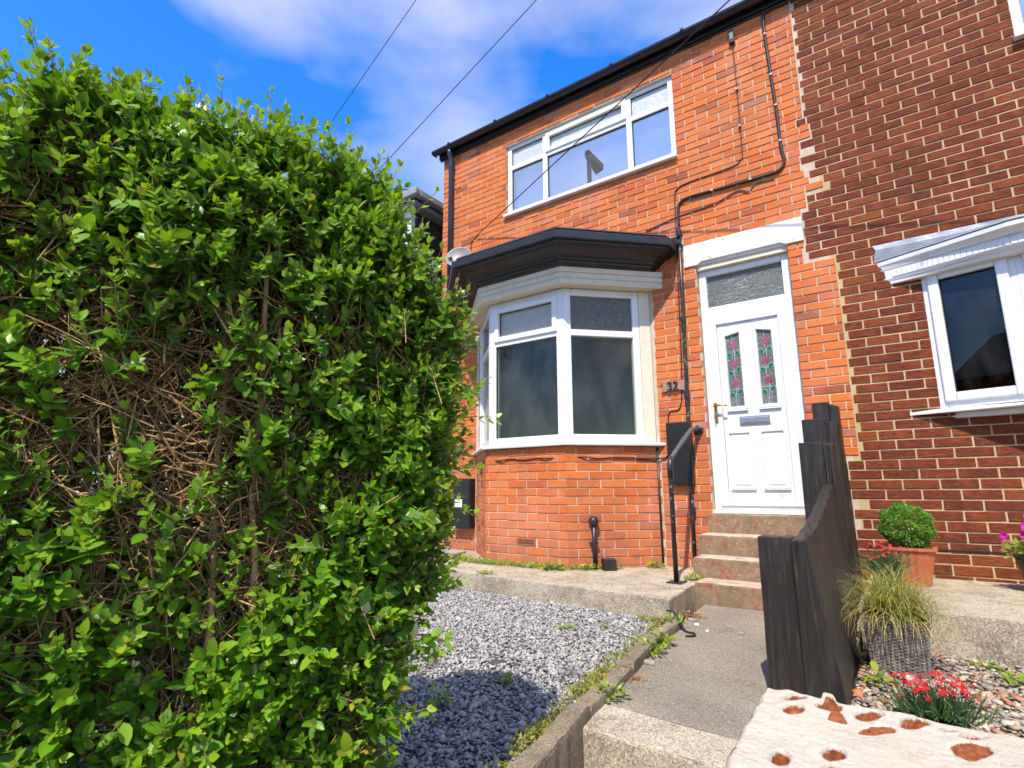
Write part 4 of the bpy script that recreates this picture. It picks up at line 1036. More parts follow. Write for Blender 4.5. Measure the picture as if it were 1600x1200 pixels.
MB().box(-9.0, -5.215, 0.06, 0.149, 2.6, 4.62).build('front_frame', 'white_pvc', clad, bevel=0.01)
MB().box(-8.6, -5.36, 0.045, 0.059, 2.9, 4.45).build('window_pane', 'coated_glass', clad)
MB().box(-9.2, -5.06, -0.02, 6.1, 4.63, 4.70).build('soffit', 'grey_fascia', clad)
gl_ = MB(); gl_.box(-9.2, -4.95, -0.12, -0.021, 4.715, 4.83); gl_.box(-5.055, -4.95, -0.0205, 6.2, 4.715, 4.83)
gl_.build('gutter', 'grey_fascia', clad, bevel=0.02)
MB().add([(-9.2, -0.1, 4.835), (-4.98, -0.1, 4.835), (-4.98, 6.2, 4.835), (-9.2, 6.2, 4.835), (-9.2, 2.9, 5.3), (-6.6, 2.9, 5.3)], [(0, 1, 5, 4), (1, 2, 5), (2, 3, 4, 5), (3, 0, 4), (0, 3, 2, 1)]).build('roof', 'slate', clad)

# ================================================================== fittings on the house
rail = empty('handrail', (-1.242, -0.837, -0.13), 'black metal handrail with grey sleeved grip beside the doorsteps', 'handrail')
MB().tube([(-1.242, -0.837, -0.128), (-1.240, -0.837, 0.66), (-1.240, -0.835, 0.70)], 0.0185, 12).build('post', 'chipped_black_paint', rail, smooth=True)
MB().tube([(-1.240, -0.835, 0.655), (-1.240, -0.835, 0.76), (-1.241, -0.815, 0.795), (-1.243, -0.79, 0.815)], [0.023, 0.023, 0.022, 0.022], 12).build('elbow', 'black_plastic', rail, smooth=True)
MB().tube([(-1.243, -0.80, 0.808), (-1.252, -0.42, 0.99), (-1.258, -0.20, 1.088), (-1.258, -0.155, 1.105), (-1.252, -0.115, 1.108), (-1.245, -0.03, 1.106)], 0.0195, 12).build('grip', 'grey_sleeve', rail, smooth=True)
MB().lathe((-1.244, -0.006, 1.104), [(0.045, 0.0), (0.045, 0.012), (0.03, 0.018), (0.03, 0.045)], 16, 'y').build('wall_bracket', 'black_plastic', rail)
MB().box(-1.302, -1.182, -0.897, -0.777, -0.129, -0.119).build('base_plate', 'chipped_black_paint', rail, bevel=0.002)
mbx = MB().box(-1.530, -1.300, -0.072, -0.006, 0.612, 1.188).build('meter_box', 'black_plastic', bevel=0.006); tag(mbx, 'black rectangular meter cupboard fixed to the brick beside the door', 'meter box')
MB().box(-1.522, -1.308, -0.078, -0.0735, 0.622, 1.178).build('cover', 'black_gloss', mbx, bevel=0.003)
# number plaque
pq = []
for k in range(40):
    t = k/40
    s_ = t*4; e = int(s_); f = s_-e
    cs = [(-0.128, -0.058), (0.128, -0.058), (0.128, 0.058), (-0.128, 0.058)]
    a, b = cs[e], cs[(e+1) % 4]; bow_ = 0.020*math.sin(math.pi*f)
    x = a[0]+(b[0]-a[0])*f; z = a[1]+(b[1]-a[1])*f
    if e in (0, 2): z += bow_*(1 if e == 0 else -1)
    else: x += bow_*(-1 if e == 1 else 1)
    pq.append((-1.442+x+random.uniform(-.0025, .0025), 1.540+z+random.uniform(-.0025, .0025)))
plq = MB().prism_xz(pq, -0.034, -0.010).build('number_plaque', 'wood_plaque', bevel=0.004); tag(plq, 'weathered wooden house number plaque reading 32 on the brick wall', 'house sign')
def digit(path, x, z, s, r=0.0072): return MB().tube([(x+u*s, -0.040, z+v*s) for u, v in path], r, 6)
d3 = [(0.0, 0.9), (0.12, 1.0), (0.38, 1.0), (0.52, 0.86), (0.46, 0.64), (0.22, 0.54), (0.48, 0.46), (0.56, 0.22), (0.42, 0.02), (0.14, 0.0), (-0.02, 0.12)]
d2 = [(0.0, 0.82), (0.12, 0.98), (0.36, 1.0), (0.52, 0.84), (0.48, 0.62), (0.24, 0.34), (0.0, 0.04), (0.0, 0.02), (0.30, 0.02), (0.56, 0.02)]
digit(d3, -1.500, 1.508, 0.070).build('digit', 'cable_black', plq); digit(d2, -1.442, 1.508, 0.070).build('digit', 'cable_black', plq)
# waste vent on the bay and block at its foot
XR, LR = face_xf(BFR, BR); XR = XR
vent = empty('vent_pipe', (-2.10, -0.54, -0.13), 'short black vent pipe with round cap on the bay brickwork', 'pipe')
uB = 0.235
m = MB(XR).tube([(uB, -0.048, -0.13), (uB, -0.048, 0.27)], 0.019, 12).build('pipe', 'black_plastic', vent, smooth=True)
MB(XR).lathe((uB, -0.044, 0.285), [(0.001, -0.046), (0.026, -0.040), (0.042, -0.022), (0.046, 0.0), (0.042, 0.022), (0.030, 0.036), (0.012, 0.044), (0.001, 0.045)], 16).build('cap', 'black_plastic', vent, smooth=True)
MB(XR).box(uB-0.038, uB+0.038, -0.060, -0.010, 0.085, 0.108).build('bracket', 'black_plastic', vent, bevel=0.008)
bk = MB(XR).box(0.275, 0.385, -0.20, -0.10, -0.13, -0.028, 0.003).build('timber_block', 'black_stained_timber', bevel=0.005); tag(bk, 'small black wooden block on the slab beside the vent pipe', 'block')
# dark cupboard left of the bay
cab = MB().box(-4.17, -3.90, -0.10, -0.008, 0.13, 0.70).build('wall_cabinet', 'black_gloss', bevel=0.006); tag(cab, 'dark glossy cupboard on the wall left of the bay, half behind the hedge', 'cabinet')
MB().box(-4.155, -3.915, -0.106, -0.1015, 0.145, 0.685).build('cover', 'black_gloss', cab, bevel=0.003)
MB().box(-4.13, -4.02, -0.1085, -0.1065, 0.37, 0.46).build('paper_notice', 'white_card', cab)
pl = MB().box(-4.45, -3.85, -0.45, -0.22, -0.128, -0.10, 0.006).build('stone_plank', 'debris_grey', bevel=0.004); tag(pl, 'pale stone offcut lying on the slab left of the bay', 'stone')
# satellite dish
dish = empty('satellite_dish', (-3.98, -0.05, 3.42), 'round grey satellite dish on the wall above the bay roof', 'satellite dish')
dn = Vector((0.35, -0.85, 0.38)).normalized(); dq = dn.to_track_quat('Z', 'Y').to_matrix().to_4x4(); dc = Vector((-3.96, -0.30, 3.42))
dm = MB(Matrix.Translation(dc) @ dq); prof = [(0.001, -0.040), (0.06, -0.036), (0.11, -0.022), (0.155, 0.002), (0.168, 0.010), (0.168, 0.014), (0.155, 0.007), (0.11, -0.016), (0.06, -0.030), (0.001, -0.034)]
dm.lathe((0, 0, 0), prof, 28); dm.build('reflector', 'dish_grey', dish, smooth=True)
MB().tube([tuple(dc+dn*-0.05), tuple(dc+dn*-0.09), (-3.98, -0.06, 3.30), (-3.98, -0.012, 3.30)], 0.016, 8).build('bracket', 'dish_grey', dish)
arm_end = dc+dn*0.20+Vector((-0.05, 0, -0.17))
MB().tube([tuple(dc+Vector((0, 0, -0.18))), tuple(arm_end)], 0.009, 8).build('arm', 'dish_grey', dish)
MB().tube([tuple(arm_end-dn*0.01), tuple(arm_end+dn*0.05)], [0.026, 0.022], 10).build('receiver', 'dish_grey', dish)

def cable(name, pts, r, label, cat='cable', mat='cable_black', clips=None, n=6, smooth_n=0):
    P = [Vector(p) for p in pts]
    if smooth_n:
        out = []
        for i in range(len(P)-1):
            p0, p1, p2, p3 = P[max(i-1, 0)], P[i], P[i+1], P[min(i+2, len(P)-1)]
            for k in range(smooth_n):
                t = k/smooth_n
                out.append(0.5*((2*p1)+(-p0+p2)*t+(2*p0-5*p1+4*p2-p3)*t*t+(-p0+3*p1-3*p2+p3)*t*t*t))
        P = out+[P[-1]]
    o = MB().tube(P, r, n).build(name, mat, smooth=True); tag(o, label, cat)
    for c in (clips or []): MB().box(c[0]-0.012, c[0]+0.012, c[1]-0.012, c[1]+0.008, c[2]-0.007, c[2]+0.007).build('clip', 'clip_white', o)
    return o
cable('wall_conduit', [(-0.13, -0.022, 5.085), (-0.30, -0.022, 5.092), (-0.352, -0.022, 5.03), (-0.345, -0.022, 4.60), (-0.325, -0.022, 4.07), (-0.318, -0.022, 3.66), (-0.305, -0.022, 3.50), (-0.345, -0.022, 3.425), (-0.45, -0.022, 3.408), (-0.80, -0.022, 3.415), (-1.16, -0.022, 3.428), (-1.262, -0.022, 3.40), (-1.290, -0.022, 3.33), (-1.292, -0.022, 3.14)], 0.0135, 'thick black service cable looping down the upper wall beside the door', smooth_n=4, clips=[(-0.322, -0.03, 4.07), (-0.335, -0.03, 4.4), (-0.317, -0.03, 3.70), (-0.60, -0.03, 3.412), (-0.95, -0.03, 3.421), (-0.35, -0.03, 4.85)])
cable('thin_cable', [(-0.648, -0.014, 5.02), (-0.645, -0.013, 4.54), (-0.650, -0.013, 3.74), (-0.672, -0.013, 3.65), (-0.76, -0.013, 3.606), (-1.17, -0.013, 3.592), (-1.285, -0.013, 3.56), (-1.318, -0.013, 3.47), (-1.330, -0.013, 2.95), (-1.345, -0.02, 2.3), (-1.365, -0.014, 1.62), (-1.40, -0.014, 1.33), (-1.50, -0.014, 1.30), (-1.525, -0.014, 1.19)], 0.0055, 'thin black cable dropping from the eaves box to the meter cupboard', smooth_n=4, clips=[(-0.645, -0.02, 4.4), (-0.648, -0.02, 4.0)])
cable('loop_cable', [(-1.64, -0.014, 3.20), (-1.30, -0.014, 3.26), (-0.95, -0.016, 3.28), (-0.72, -0.018, 3.345), (-0.62, -0.02, 3.30), (-0.56, -0.02, 3.365), (-0.40, -0.014, 3.352)], 0.006, 'loose grey cable sagging along a brick course above the door lintel', mat='grey_sleeve', smooth_n=4)
dvb = MB().box(-0.672, -0.622, -0.045, -0.008, 4.91, 5.055).build('junction_box', 'black_plastic', bevel=0.005); tag(dvb, 'small cable box under the eaves on the brick wall', 'junction box')
MB().box(-0.662, -0.632, -0.049, -0.0455, 4.945, 5.02).build('cover', 'dish_grey', dvb, bevel=0.003)
wp = MB().tube([(-1.291, -0.042, 3.13), (-1.300, -0.042, 2.4), (-1.318, -0.042, 1.35), (-1.338, -0.042, 0.50), (-1.345, -0.042, -0.10)], 0.0185, 12).build('service_pipe', 'chipped_black_paint', smooth=True); tag(wp, 'slim black painted service pipe running down the wall beside the door', 'pipe')
for zc in (3.04, 2.15, 1.40, 0.36): MB().tube([(-1.292-0.015*(3.1-zc), -0.042, zc), (-1.292-0.015*(3.1-zc), -0.042, zc+0.05)], 0.026, 12).build('collar', 'black_plastic', wp, bevel=0.003)
# cable strung round the bay
bc = []
for a, b, o_ in ((BL, BFL, 0.0), (BFL, BFR, 0), (BFR, BR, 0)):
    d = (b-a).normalized(); n = Vector((d.y, -d.x))
    for k in range(1 if a is not BL else 3, 6):
        p = a.lerp(b, k/6)+n*0.016; bc.append((p.x, p.y, 0.862+0.008*math.sin(k*2.1+p.x*3)-(0.10 if a is BL and k < 5 else 0)))
cable('bay_cable', bc+[(-1.615, -0.02, 0.86), (-1.57, -0.014, 0.86), (-1.53, -0.02, 0.90)], 0.0065, 'thin black cable strung across the bay brickwork under its sill', smooth_n=3)
MBv = MB().tube([(BR.x-0.012, -0.028, 0.96), (BR.x-0.012, -0.028, -0.12)], 0.011, 8).build('corner_pipe', 'chipped_black_paint', smooth=True); tag(MBv, 'thin dark pipe in the angle between bay and wall', 'pipe')
# left edge cable clipped beside the downpipe
cable('clipped_cable', [(XP-0.10, -0.02, 4.95), (XP-0.065, -0.02, 4.80), (XP-0.062, -0.016, 4.3), (XP-0.07, -0.016, 3.8), (XP-0.062, -0.016, 3.3)], 0.007, 'black cable clipped beside the downpipe at the house corner', smooth_n=3, clips=[(XP-0.062, -0.02, 4.45), (XP-0.068, -0.02, 4.0)])
# overhead wires
def wire(name, a, b, ext0, ext1, label):
    a, b = Vector(a), Vector(b); d = b-a; p0 = a-d*ext0; p1 = b+d*ext1
    pts = [p0.lerp(p1, k/12) for k in range(13)]
    o = MB().tube(pts, 0.0065, 6).build(name, 'cable_black', smooth=True); tag(o, label, 'wire')
wire('overhead_wire', (-8.59, 0.8, 7.77), (-6.056, 0.8, 9.39), 1.0, 3, 'overhead wire in the sky above the hedge, the left one of two')
wire('overhead_wire', (-6.259, 0.5, 6.089), (-3.263, 0.5, 7.446), 1.0, 3, 'overhead wire meeting the sky nearest to the house eaves')
wire('drop_wire', (-3.90, -0.03, 3.79), (-0.459, -1.0, 4.484), 0.0, 3, 'thin drop wire crossing in front of the upstairs window')
cable('wall_lead', [(-3.90, -0.012, 3.80), (-4.0, -0.012, 3.74), (-4.0, -0.012, 3.50)], 0.005, 'short dark lead below the drop wire anchor on the wall')

# ================================================================== fence of black timbers
fence = empty('timber_fence', (-0.15, -1.3, -0.27), 'low fence of black stained railway sleepers between path and neighbouring garden', 'fence')
def plank(poly_bottom, poly_top, z0, z1s, name='sleeper', j=0.006, rows=7):
    """upright timber: bottom and top outlines (4 points, xy), top heights per corner; sides subdivided and roughened"""
    vs = []; fs = []; n = 4; per = 5
    def ring(t):
        pts = []
        for i in range(n):
            for k in range(per):
                f = k/per
                a0 = Vector(poly_bottom[i]).lerp(Vector(poly_bottom[(i+1) % n]), f); a1 = Vector(poly_top[i]).lerp(Vector(poly_top[(i+1) % n]), f)
                zt = z1s[i]+(z1s[(i+1) % n]-z1s[i])*f
                p = a0.lerp(a1, t); jj = j if k else j*0.4
                pts.append((p.x+random.uniform(-jj, jj), p.y+random.uniform(-jj, jj), z0+(zt-z0)*t+(random.uniform(-jj, jj)*0.6 if t == 1 else 0)))
        return pts
    N = n*per
    for r in range(rows): vs += ring(r/(rows-1))
    for r in range(rows-1): fs += [(r*N+k, r*N+(k+1) % N, (r+1)*N+(k+1) % N, (r+1)*N+k) for k in range(N)]
    fs += [tuple(range(N))[::-1], tuple(range((rows-1)*N, rows*N))]
    o = MB().add(vs, fs).build(name, 'black_stained_timber', fence, bevel=0.003, seg=1)
    return o
# end sleeper that faces the street
plank([(-0.288, -2.50), (-0.138, -2.50), (-0.138, -2.40), (-0.288, -2.40)], [(-0.288, -2.48), (-0.150, -2.48), (-0.150, -2.38), (-0.288, -2.38)], -0.30, [0.372]*4, j=0.003)
# boards running back to the house, leaning outwards at the foot
yb = -2.52
tops = [0.366, 0.385, 0.412, 0.450, 0.498, 0.548, 0.60]
for i in range(6):
    L_ = 0.245; y0, y1 = yb, yb+L_-0.006; xb = 0.0-0.012*i; xt = -0.092-0.004*i
    x_in = -0.150-xb
    plank([(xb+x_in, y0), (xb, y0), (xb-0.01, y1), (xb+x_in-0.01, y1)], [(xt-0.056, y0), (xt, y0), (xt, y1), (xt-0.056, y1)], -0.30, [tops[i], tops[i], tops[i+1], tops[i+1]], name='board', j=0.004)
    yb += L_
# three tall sleepers near the steps
for (y0, xa, xb, zt) in ((-1.02, -0.292, -0.150, 0.872), (-0.68, -0.302, -0.146, 1.062), (-0.36, -0.262, -0.150, 1.222)):
    plank([(xa, y0), (xb, y0), (xb, y0+0.10), (xa, y0+0.10)], [(xa, y0), (xb, y0), (xb, y0+0.10), (xa, y0+0.10)], -0.30, [zt]*4, j=0.003)
for (y0, y1, z_) in ((-1.03, -0.70, 0.86), (-0.69, -0.38, 1.04), (-0.37, -0.03, 1.20)):
    plank([(-0.135, y0), (-0.075, y0), (-0.085, y1), (-0.14, y1)], [(-0.147, y0), (-0.098, y0), (-0.105, y1), (-0.148, y1)], -0.30, [z_, z_-0.02, z_+0.02, z_+0.03], name='board', j=0.008)

# ================================================================== limewashed pier top in the foreground
def build_pier():
    x0, x1, y0, y1, zt = 0.0, 1.6, -4.47, -3.885, 0.20
    nx, ny = 250, 200
    xs = np.concatenate([np.linspace(0.0, 0.5, 200), np.linspace(0.5, x1, 51)[1:]]); nx = len(xs)
    ys = np.linspace(y0, y1, ny)
    X, Y = np.meshgrid(xs, ys)
    holes_px = [(453, 418, 55, 17), (433, 475, 60, 25), (620, 458, 60, 20), (825, 497, 65, 22), (850, 572, 85, 26), (1045, 540, 70, 27), (1340, 607, 60, 18), (1325, 672, 98, 44), (345, 710, 48, 36), (622, 685, 58, 34), (600, 757, 50, 20), (1210, 575, 40, 14)]
    def hit(u, v):
        d = (u-800)/FPX*CR-(v-600)/FPX*CU+CF; t = (zt-CAM[2])/d[2]; return CAM+t*d
    Z = np.zeros_like(X); chip = np.zeros_like(X)
    # uneven wash
    def vnoise(sc, seed):
        r = np.random.default_rng(seed); G = r.normal(0, 1, (90, 90))
        gx = (X-x0)*sc; gy = (Y-y0)*sc; ix = np.floor(gx).astype(int) % 89; iy = np.floor(gy).astype(int) % 89; fx = gx-np.floor(gx); fy_ = gy-np.floor(gy)
        fx = fx*fx*(3-2*fx); fy_ = fy_*fy_*(3-2*fy_)
        return (G[iy, ix]*(1-fx)+G[iy, ix+1]*fx)*(1-fy_)+(G[iy+1, ix]*(1-fx)+G[iy+1, ix+1]*fx)*fy_
    Z += 0.0022*vnoise(14, 1)+0.0010*vnoise(45, 2)
    n1, n2 = vnoise(70, 3), vnoise(30, 4)
    for i, (hx, hy, rx, ry) in enumerate(holes_px):
        u, v = 1100+hx/3.2, 960+hy/3.2
        c = hit(u, v); a = hit(u+rx/3.2, v); b = hit(u, v+ry/3.2)
        e1 = a[:2]-c[:2]; e2 = b[:2]-c[:2]
        M = np.linalg.inv(np.stack([e1, e2], 1))
        q = np.stack([X-c[0], Y-c[1]], -1)@M.T
        d = np.sqrt((q**2).sum(-1))+0.07*n1+0.08*n2
        h = np.clip((1.15-d)/0.35, 0, 1); h = h*h*(3-2*h)
        Z -= 0.019*h*(1.0 if i not in (4, 7) else 0.4); chip = np.maximum(chip, np.clip((1.30-d)/0.55, 0, 1))
    # a lump of clay sitting in the wash and a blob of mortar
    for (hx, hy, r, hgt, ch) in ((655, 528, 0.014, 0.014, 1.0), (625, 432, 0.010, 0.012, 0.0)):
        c = hit(1100+hx/3.2, 960+hy/3.2); d = np.hypot(X-c[0], Y-c[1])/r+0.15*n1
        h = np.clip((1.2-d)/0.6, 0, 1); Z += hgt*h*h*(3-2*h)
        chip = np.maximum(chip, ch*np.clip((1.2-d)/0.3, 0, 1))
    # rounded, chipped rim
    dist = np.minimum(np.minimum(X-x0, y1-Y), 9)
    rim = np.clip(1-(dist+0.002*n2)/0.012, 0, 1); Z -= 0.014*rim**2; chip = np.maximum(chip, 0.75*np.clip(1-(dist+0.004*n1)/0.010, 0, 1)*(n2 > 0.1))
    Z += zt
    Xe = X+0.035*(Y-y1)*-1*(1-(X-x0)/(x1-x0))   # left edge runs slightly askew
    V = np.stack([Xe, Y, Z], -1).reshape(-1, 3)
    idx = np.arange(nx*ny).reshape(ny, nx)
    F = np.stack([idx[:-1, :-1], idx[:-1, 1:], idx[1:, 1:], idx[1:, :-1]], -1).reshape(-1, 4)
    # skirt sides down to the ground
    rimi = np.concatenate([idx[0, :], idx[1:, -1], idx[-1, -2::-1], idx[-2:0:-1, 0]])
    base = V[rimi].copy(); base[:, 2] = -0.92; b0 = len(V)
    m = len(rimi); k = np.arange(m)
    F2 = np.stack([rimi, b0+k, b0+(k+1) % m, rimi[(k+1) % m]], -1)
    V = np.vstack([V, base]); F = np.vstack([F, F2])
    me = fast_mesh('gate_pier', V, F, {'chip': np.concatenate([chip.ravel(), np.zeros(m)])})
    o = link('gate_pier', me, 'limewashed_brick', None, True)
    tag(o, 'limewashed brick wall top with oval holes showing orange clay, closest to the viewer', 'wall')
build_pier()

# ================================================================== plants
LV = [leaf_shape(1.0, 0.52, 0.22, 0.10), leaf_shape(1.0, 0.58, 0.12, 0.22), leaf_shape(1.0, 0.46, 0.30, 0.05, 0.9), leaf_shape(1.0, 0.55, 0.16, -0.06)]
def leaf_mesh(name, pos, X, N, sc, young, mat, shapes=LV, parent=None):
    Vs = []; Fs = []; ry = []; rb = []; off = 0
    which = rng.integers(0, len(shapes), len(pos))
    for w in range(len(shapes)):
        k = which == w
        if not k.any(): continue
        V0, F0, rib = shapes[w]
        V, F = scatter(V0, F0, pos[k], X[k], N[k], sc[k])
        Vs.append(V); Fs.append(F+off); off += len(V)
        ry.append(np.repeat(young[k], len(V0))); rb.append(np.tile(rib, k.sum()))
    me = fast_mesh(name, np.vstack(Vs), np.vstack(Fs), {'young': np.concatenate(ry), 'rib': np.concatenate(rb)})
    me.shade_smooth()
    return link(name, me, mat, parent)
def twigs_mesh(name, P0, P1, r0, r1, mat, parent=None, sides=3):
    d = norm(P1-P0); ref = np.where(np.abs(d[:, 2:3]) > 0.8, np.array([[1., 0, 0]]), np.array([[0, 0, 1.]]))
    a = norm(np.cross(d, ref)); b = np.cross(d, a); m = len(P0)
    V = np.zeros((m, sides*2, 3))
    for k in range(sides):
        t = 2*math.pi*k/sides; o_ = a*math.cos(t)+b*math.sin(t)
        V[:, k] = P0+o_*np.asarray(r0).reshape(-1, 1); V[:, sides+k] = P1+o_*np.asarray(r1).reshape(-1, 1)
    F0 = np.array([(k, (k+1) % sides, sides+(k+1) % sides, sides+k) for k in range(sides)])
    F = (F0[None]+(np.arange(m)*sides*2)[:, None, None]).reshape(-1, 4)
    me = fast_mesh(name, V.reshape(-1, 3), F); me.shade_smooth()
    return link(name, me, mat, parent)

def build_hedge():
    H = empty('privet_hedge', (-1.05, -4.3, -0.27), 'tall dense green privet hedge with bare brown twiggy patch, left of the path', 'hedge')
    AN = math.radians(27.7); F_ = np.array([-0.70, -3.93, 0.0])
    DS = np.array([-math.sin(AN), -math.cos(AN), 0.0]); NN = np.array([math.cos(AN), -math.sin(AN), 0.0]); UP = np.array([0, 0, 1.0])
    # local axes: a = out of the face, s = along the face away from its far end, z = up
    wpos = lambda q: F_+q[:, 0:1]*NN+q[:, 1:2]*DS+q[:, 2:3]*UP
    wdir = lambda q: q[:, 0:1]*NN+q[:, 1:2]*DS+q[:, 2:3]*UP
    ztop = lambda s: np.interp(s, [0.0, 0.05, 0.12, 0.20, 0.27, 0.32, 0.42, 0.5, 0.62, 0.75, 0.86, 0.95, 1.05, 1.12, 1.4], [0.98, 1.02, 1.08, 1.21, 1.38, 1.43, 1.43, 1.47, 1.51, 1.48, 1.50, 1.52, 1.48, 1.32, 1.25])
    send = lambda z: np.interp(z, [-0.3, 0.0, 0.14, 0.28, 0.59, 0.87, 1.16, 1.3, 1.5], [0.30, 0.27, 0.22, 0.14, 0.10, 0.065, 0.090, 0.18, 0.27])
    def aface(s, z):
        b = -0.05+0.040*np.sin(s*6.1+1.3)*np.sin(z*4.3+0.4)+0.025*np.sin(s*13+z*9)
        b = b+0.07*np.clip((0.45-z)/0.5, 0, 1)*np.clip((s-0.45)/0.3, 0, 1)
        return b-0.10*np.clip((z-(ztop(s)-0.16))/0.16, 0, 1)**2-0.05*np.clip((send(z)+0.14-s)/0.14, 0, 1)**2
    aback = lambda s: -np.interp(s, [0.0, 0.35, 0.6, 1.5], [0.20, 0.28, 0.48, 0.68])
    back_fall = lambda a, s: 1.1*np.maximum(0, -a-0.14)*np.clip((0.95-s)/0.3, 0, 1)
    P = []; N = []; T = []
    def addp(p, n, t): P.append(p); N.append(np.broadcast_to(np.array(n, float), p.shape).copy()); T.append(np.full(len(p), t))
    n = 4500; s = rng.uniform(0.05, 1.38, n); z = rng.uniform(-0.22, 1.5, n); k = (z < ztop(s)) & (s > send(z)); s, z = s[k], z[k]
    dens = 0.66+0.42*np.sin(s*8.5+z*3+0.7)*np.sin(z*7.0-s*5)+0.30*np.sin(s*21+z*17)
    bare = 1.2*np.exp(-(((s-0.77)/0.22)**2+((z-0.76)/0.19)**2))+0.80*np.exp(-(((s-0.56)/0.10)**2+((z-0.40)/0.22)**2))+0.7*np.exp(-(((s-0.90)/0.12)**2+((z-0.52)/0.16)**2))+0.5*np.exp(-(((s-0.50)/0.07)**2+((z-0.95)/0.18)**2))
    up_ = np.clip((z-0.95)/0.25, 0, 1); right = np.clip((0.45-s)/0.2, 0, 1)
    k = rng.uniform(0, 1, len(s)) < np.clip(dens+0.45*up_+0.35*right, 0.16, 1.2)*(1-0.96*np.clip(bare, 0, 1)); s, z = s[k], z[k]
    dep = rng.exponential(0.05, len(s)); addp(np.stack([aface(s, z)-dep, s, z], 1), (1, -0.10, 0.25), 0)
    n = 2000; s = rng.uniform(0.05, 1.45, n); a = rng.uniform(0, 1, n)*(aback(s)+0.07)-0.07; p = np.stack([a, s, ztop(s)-rng.exponential(0.05, n)-0.05*np.clip((a+0.2)/0.15, 0, 1)**2-back_fall(a, s)], 1); k = s > send(p[:, 2]); addp(p[k], (0.2, 0, 1), 1)
    n = 1200; z = rng.uniform(-0.15, 1.4, n); s = send(z)+rng.exponential(0.04, n); p = np.stack([rng.uniform(0, 1, n)*(aback(s)+0.05)-0.05, s, z], 1); k = z < ztop(s)-back_fall(p[:, 0], s); addp(p[k], (0.25, -1, 0.3), 2)
    n = 3000; s = rng.uniform(0.1, 1.45, n); z = rng.uniform(-0.1, 1.4, n); p = np.stack([aback(s)+rng.exponential(0.05, n), s, z], 1); k = (z < ztop(s)-back_fall(aback(s), s)) & (s > send(z)) & (rng.uniform(0, 1, n) < np.where(s > 0.9, 0.75, 1)); addp(p[k], (-1, 0, 0.3), 3)
    n = 520; s = rng.uniform(0.2, 1.4, n); z = rng.uniform(0.9, 1.4, n); p = np.stack([rng.uniform(0, 1, n)*(aback(s)+0.1)-0.1, s, z], 1); k = (z < ztop(s)-back_fall(p[:, 0], s)) & (s > send(z)); addp(p[k], (0.3, 0, 0.8), 4)
    n = 900; s = rng.uniform(0.45, 1.35, n); z = rng.uniform(0.0, 1.2, n); p = np.stack([aback(s)*rng.uniform(0.62, 0.95, n), s, z], 1); addp(p, (0.5, 0, 0.6), 3)
    # whips that break the outline
    spec = [((-0.06, 1.04, 1.44), (0.1, 0.25, 1.0), 0.20), ((-0.07, 1.00, 1.44), (0.1, 0.35, 1.0), 0.18), ((-0.08, 0.97, 1.45), (0.0, 0.25, 1), 0.15), ((-0.08, 1.08, 1.38), (0.1, 0.5, 1), 0.18), ((-0.07, 0.585, 1.46), (0.05, 0.0, 1), 0.19), ((-0.08, 0.30, 1.40), (0, -0.1, 1), 0.13), ((-0.10, 0.24, 1.34), (0, -0.2, 1), 0.14), ((-0.08, 0.78, 1.46), (0.1, 0.1, 1), 0.12), ((-0.08, 0.88, 1.46), (0.1, 0.2, 1), 0.11),
            ((-0.06, 0.08, 0.86), (0.35, -1.0, 0.30), 0.14), ((-0.06, 0.09, 0.78), (0.3, -1, 0.05), 0.17), ((-0.05, 0.10, 0.64), (0.3, -1, 0.0), 0.12), ((-0.04, 0.20, 0.20), (0.3, -1, 0.1), 0.13), ((-0.04, 0.27, 0.02), (0.4, -1, 0.25), 0.16), ((-0.05, 0.14, 0.33), (0.3, -1, 0.1), 0.12), ((-0.05, 0.10, 0.98), (0.3, -1, 0.5), 0.10)]
    P.append(np.array([q[0] for q in spec])); N.append(np.array([q[1] for q in spec], float)); T.append(np.full(len(spec), 5))
    P = wpos(np.vstack(P)); Nl = norm(np.vstack(N)); T = np.concatenate(T); N = wdir(Nl)
    m = len(P)
    D = norm(N*0.75+UP*0.5+rng.normal(0, 0.42, (m, 3))); D = np.where((T == 5)[:, None], N, D)
    Ls = rng.uniform(0.06, 0.145, m)*np.where(T == 1, rng.uniform(0.9, 1.7, m), 1.0); Ls = np.where(T == 5, np.concatenate([np.zeros(m-len(spec)), [q[2] for q in spec]]), Ls)
    lp = []; lx = []; ln = []; ls = []; ly = []; lt = []
    droop = rng.uniform(-0.25, 0.05, m); vig = rng.uniform(0.72, 1.15, m)
    side = norm(np.cross(D, rng.normal(0, 1, (m, 3))))
    for j in range(7):
        t = (j+0.6)/6.5
        ok = (j*0.021) < Ls
        c = P+D*(Ls*t)[:, None]; c[:, 2] += droop*Ls*t*t*0.5
        sd_ = side if j % 2 == 0 else np.cross(D, side)
        for sg in (-1, 1):
            o_ = norm(sd_*sg+D*(0.55+0.5*t)+rng.normal(0, 0.18, (m, 3))+NN*0.10)
            nn = norm(NN*0.30+np.array([0.0, -0.12, 0.72])+D*0.35-o_*0.1+rng.normal(0, 0.32, (m, 3)))
            keep = ok & (rng.uniform(0, 1, m) < 0.90)
            size = np.clip(rng.normal(0.043, 0.009, m), 0.020, 0.062)*(1-0.42*t*t)*vig
            lt.append(T[keep]); lp.append(c[keep]); lx.append(o_[keep]); ln.append(nn[keep]); ls.append(size[keep]); ly.append((np.clip((t-0.40)*1.35, 0, 1)*rng.uniform(0.15, 1.0, m)*np.where((T <= 1) | (T == 5), 1.0, 0.8))[keep])
    e = P+D*Ls[:, None]
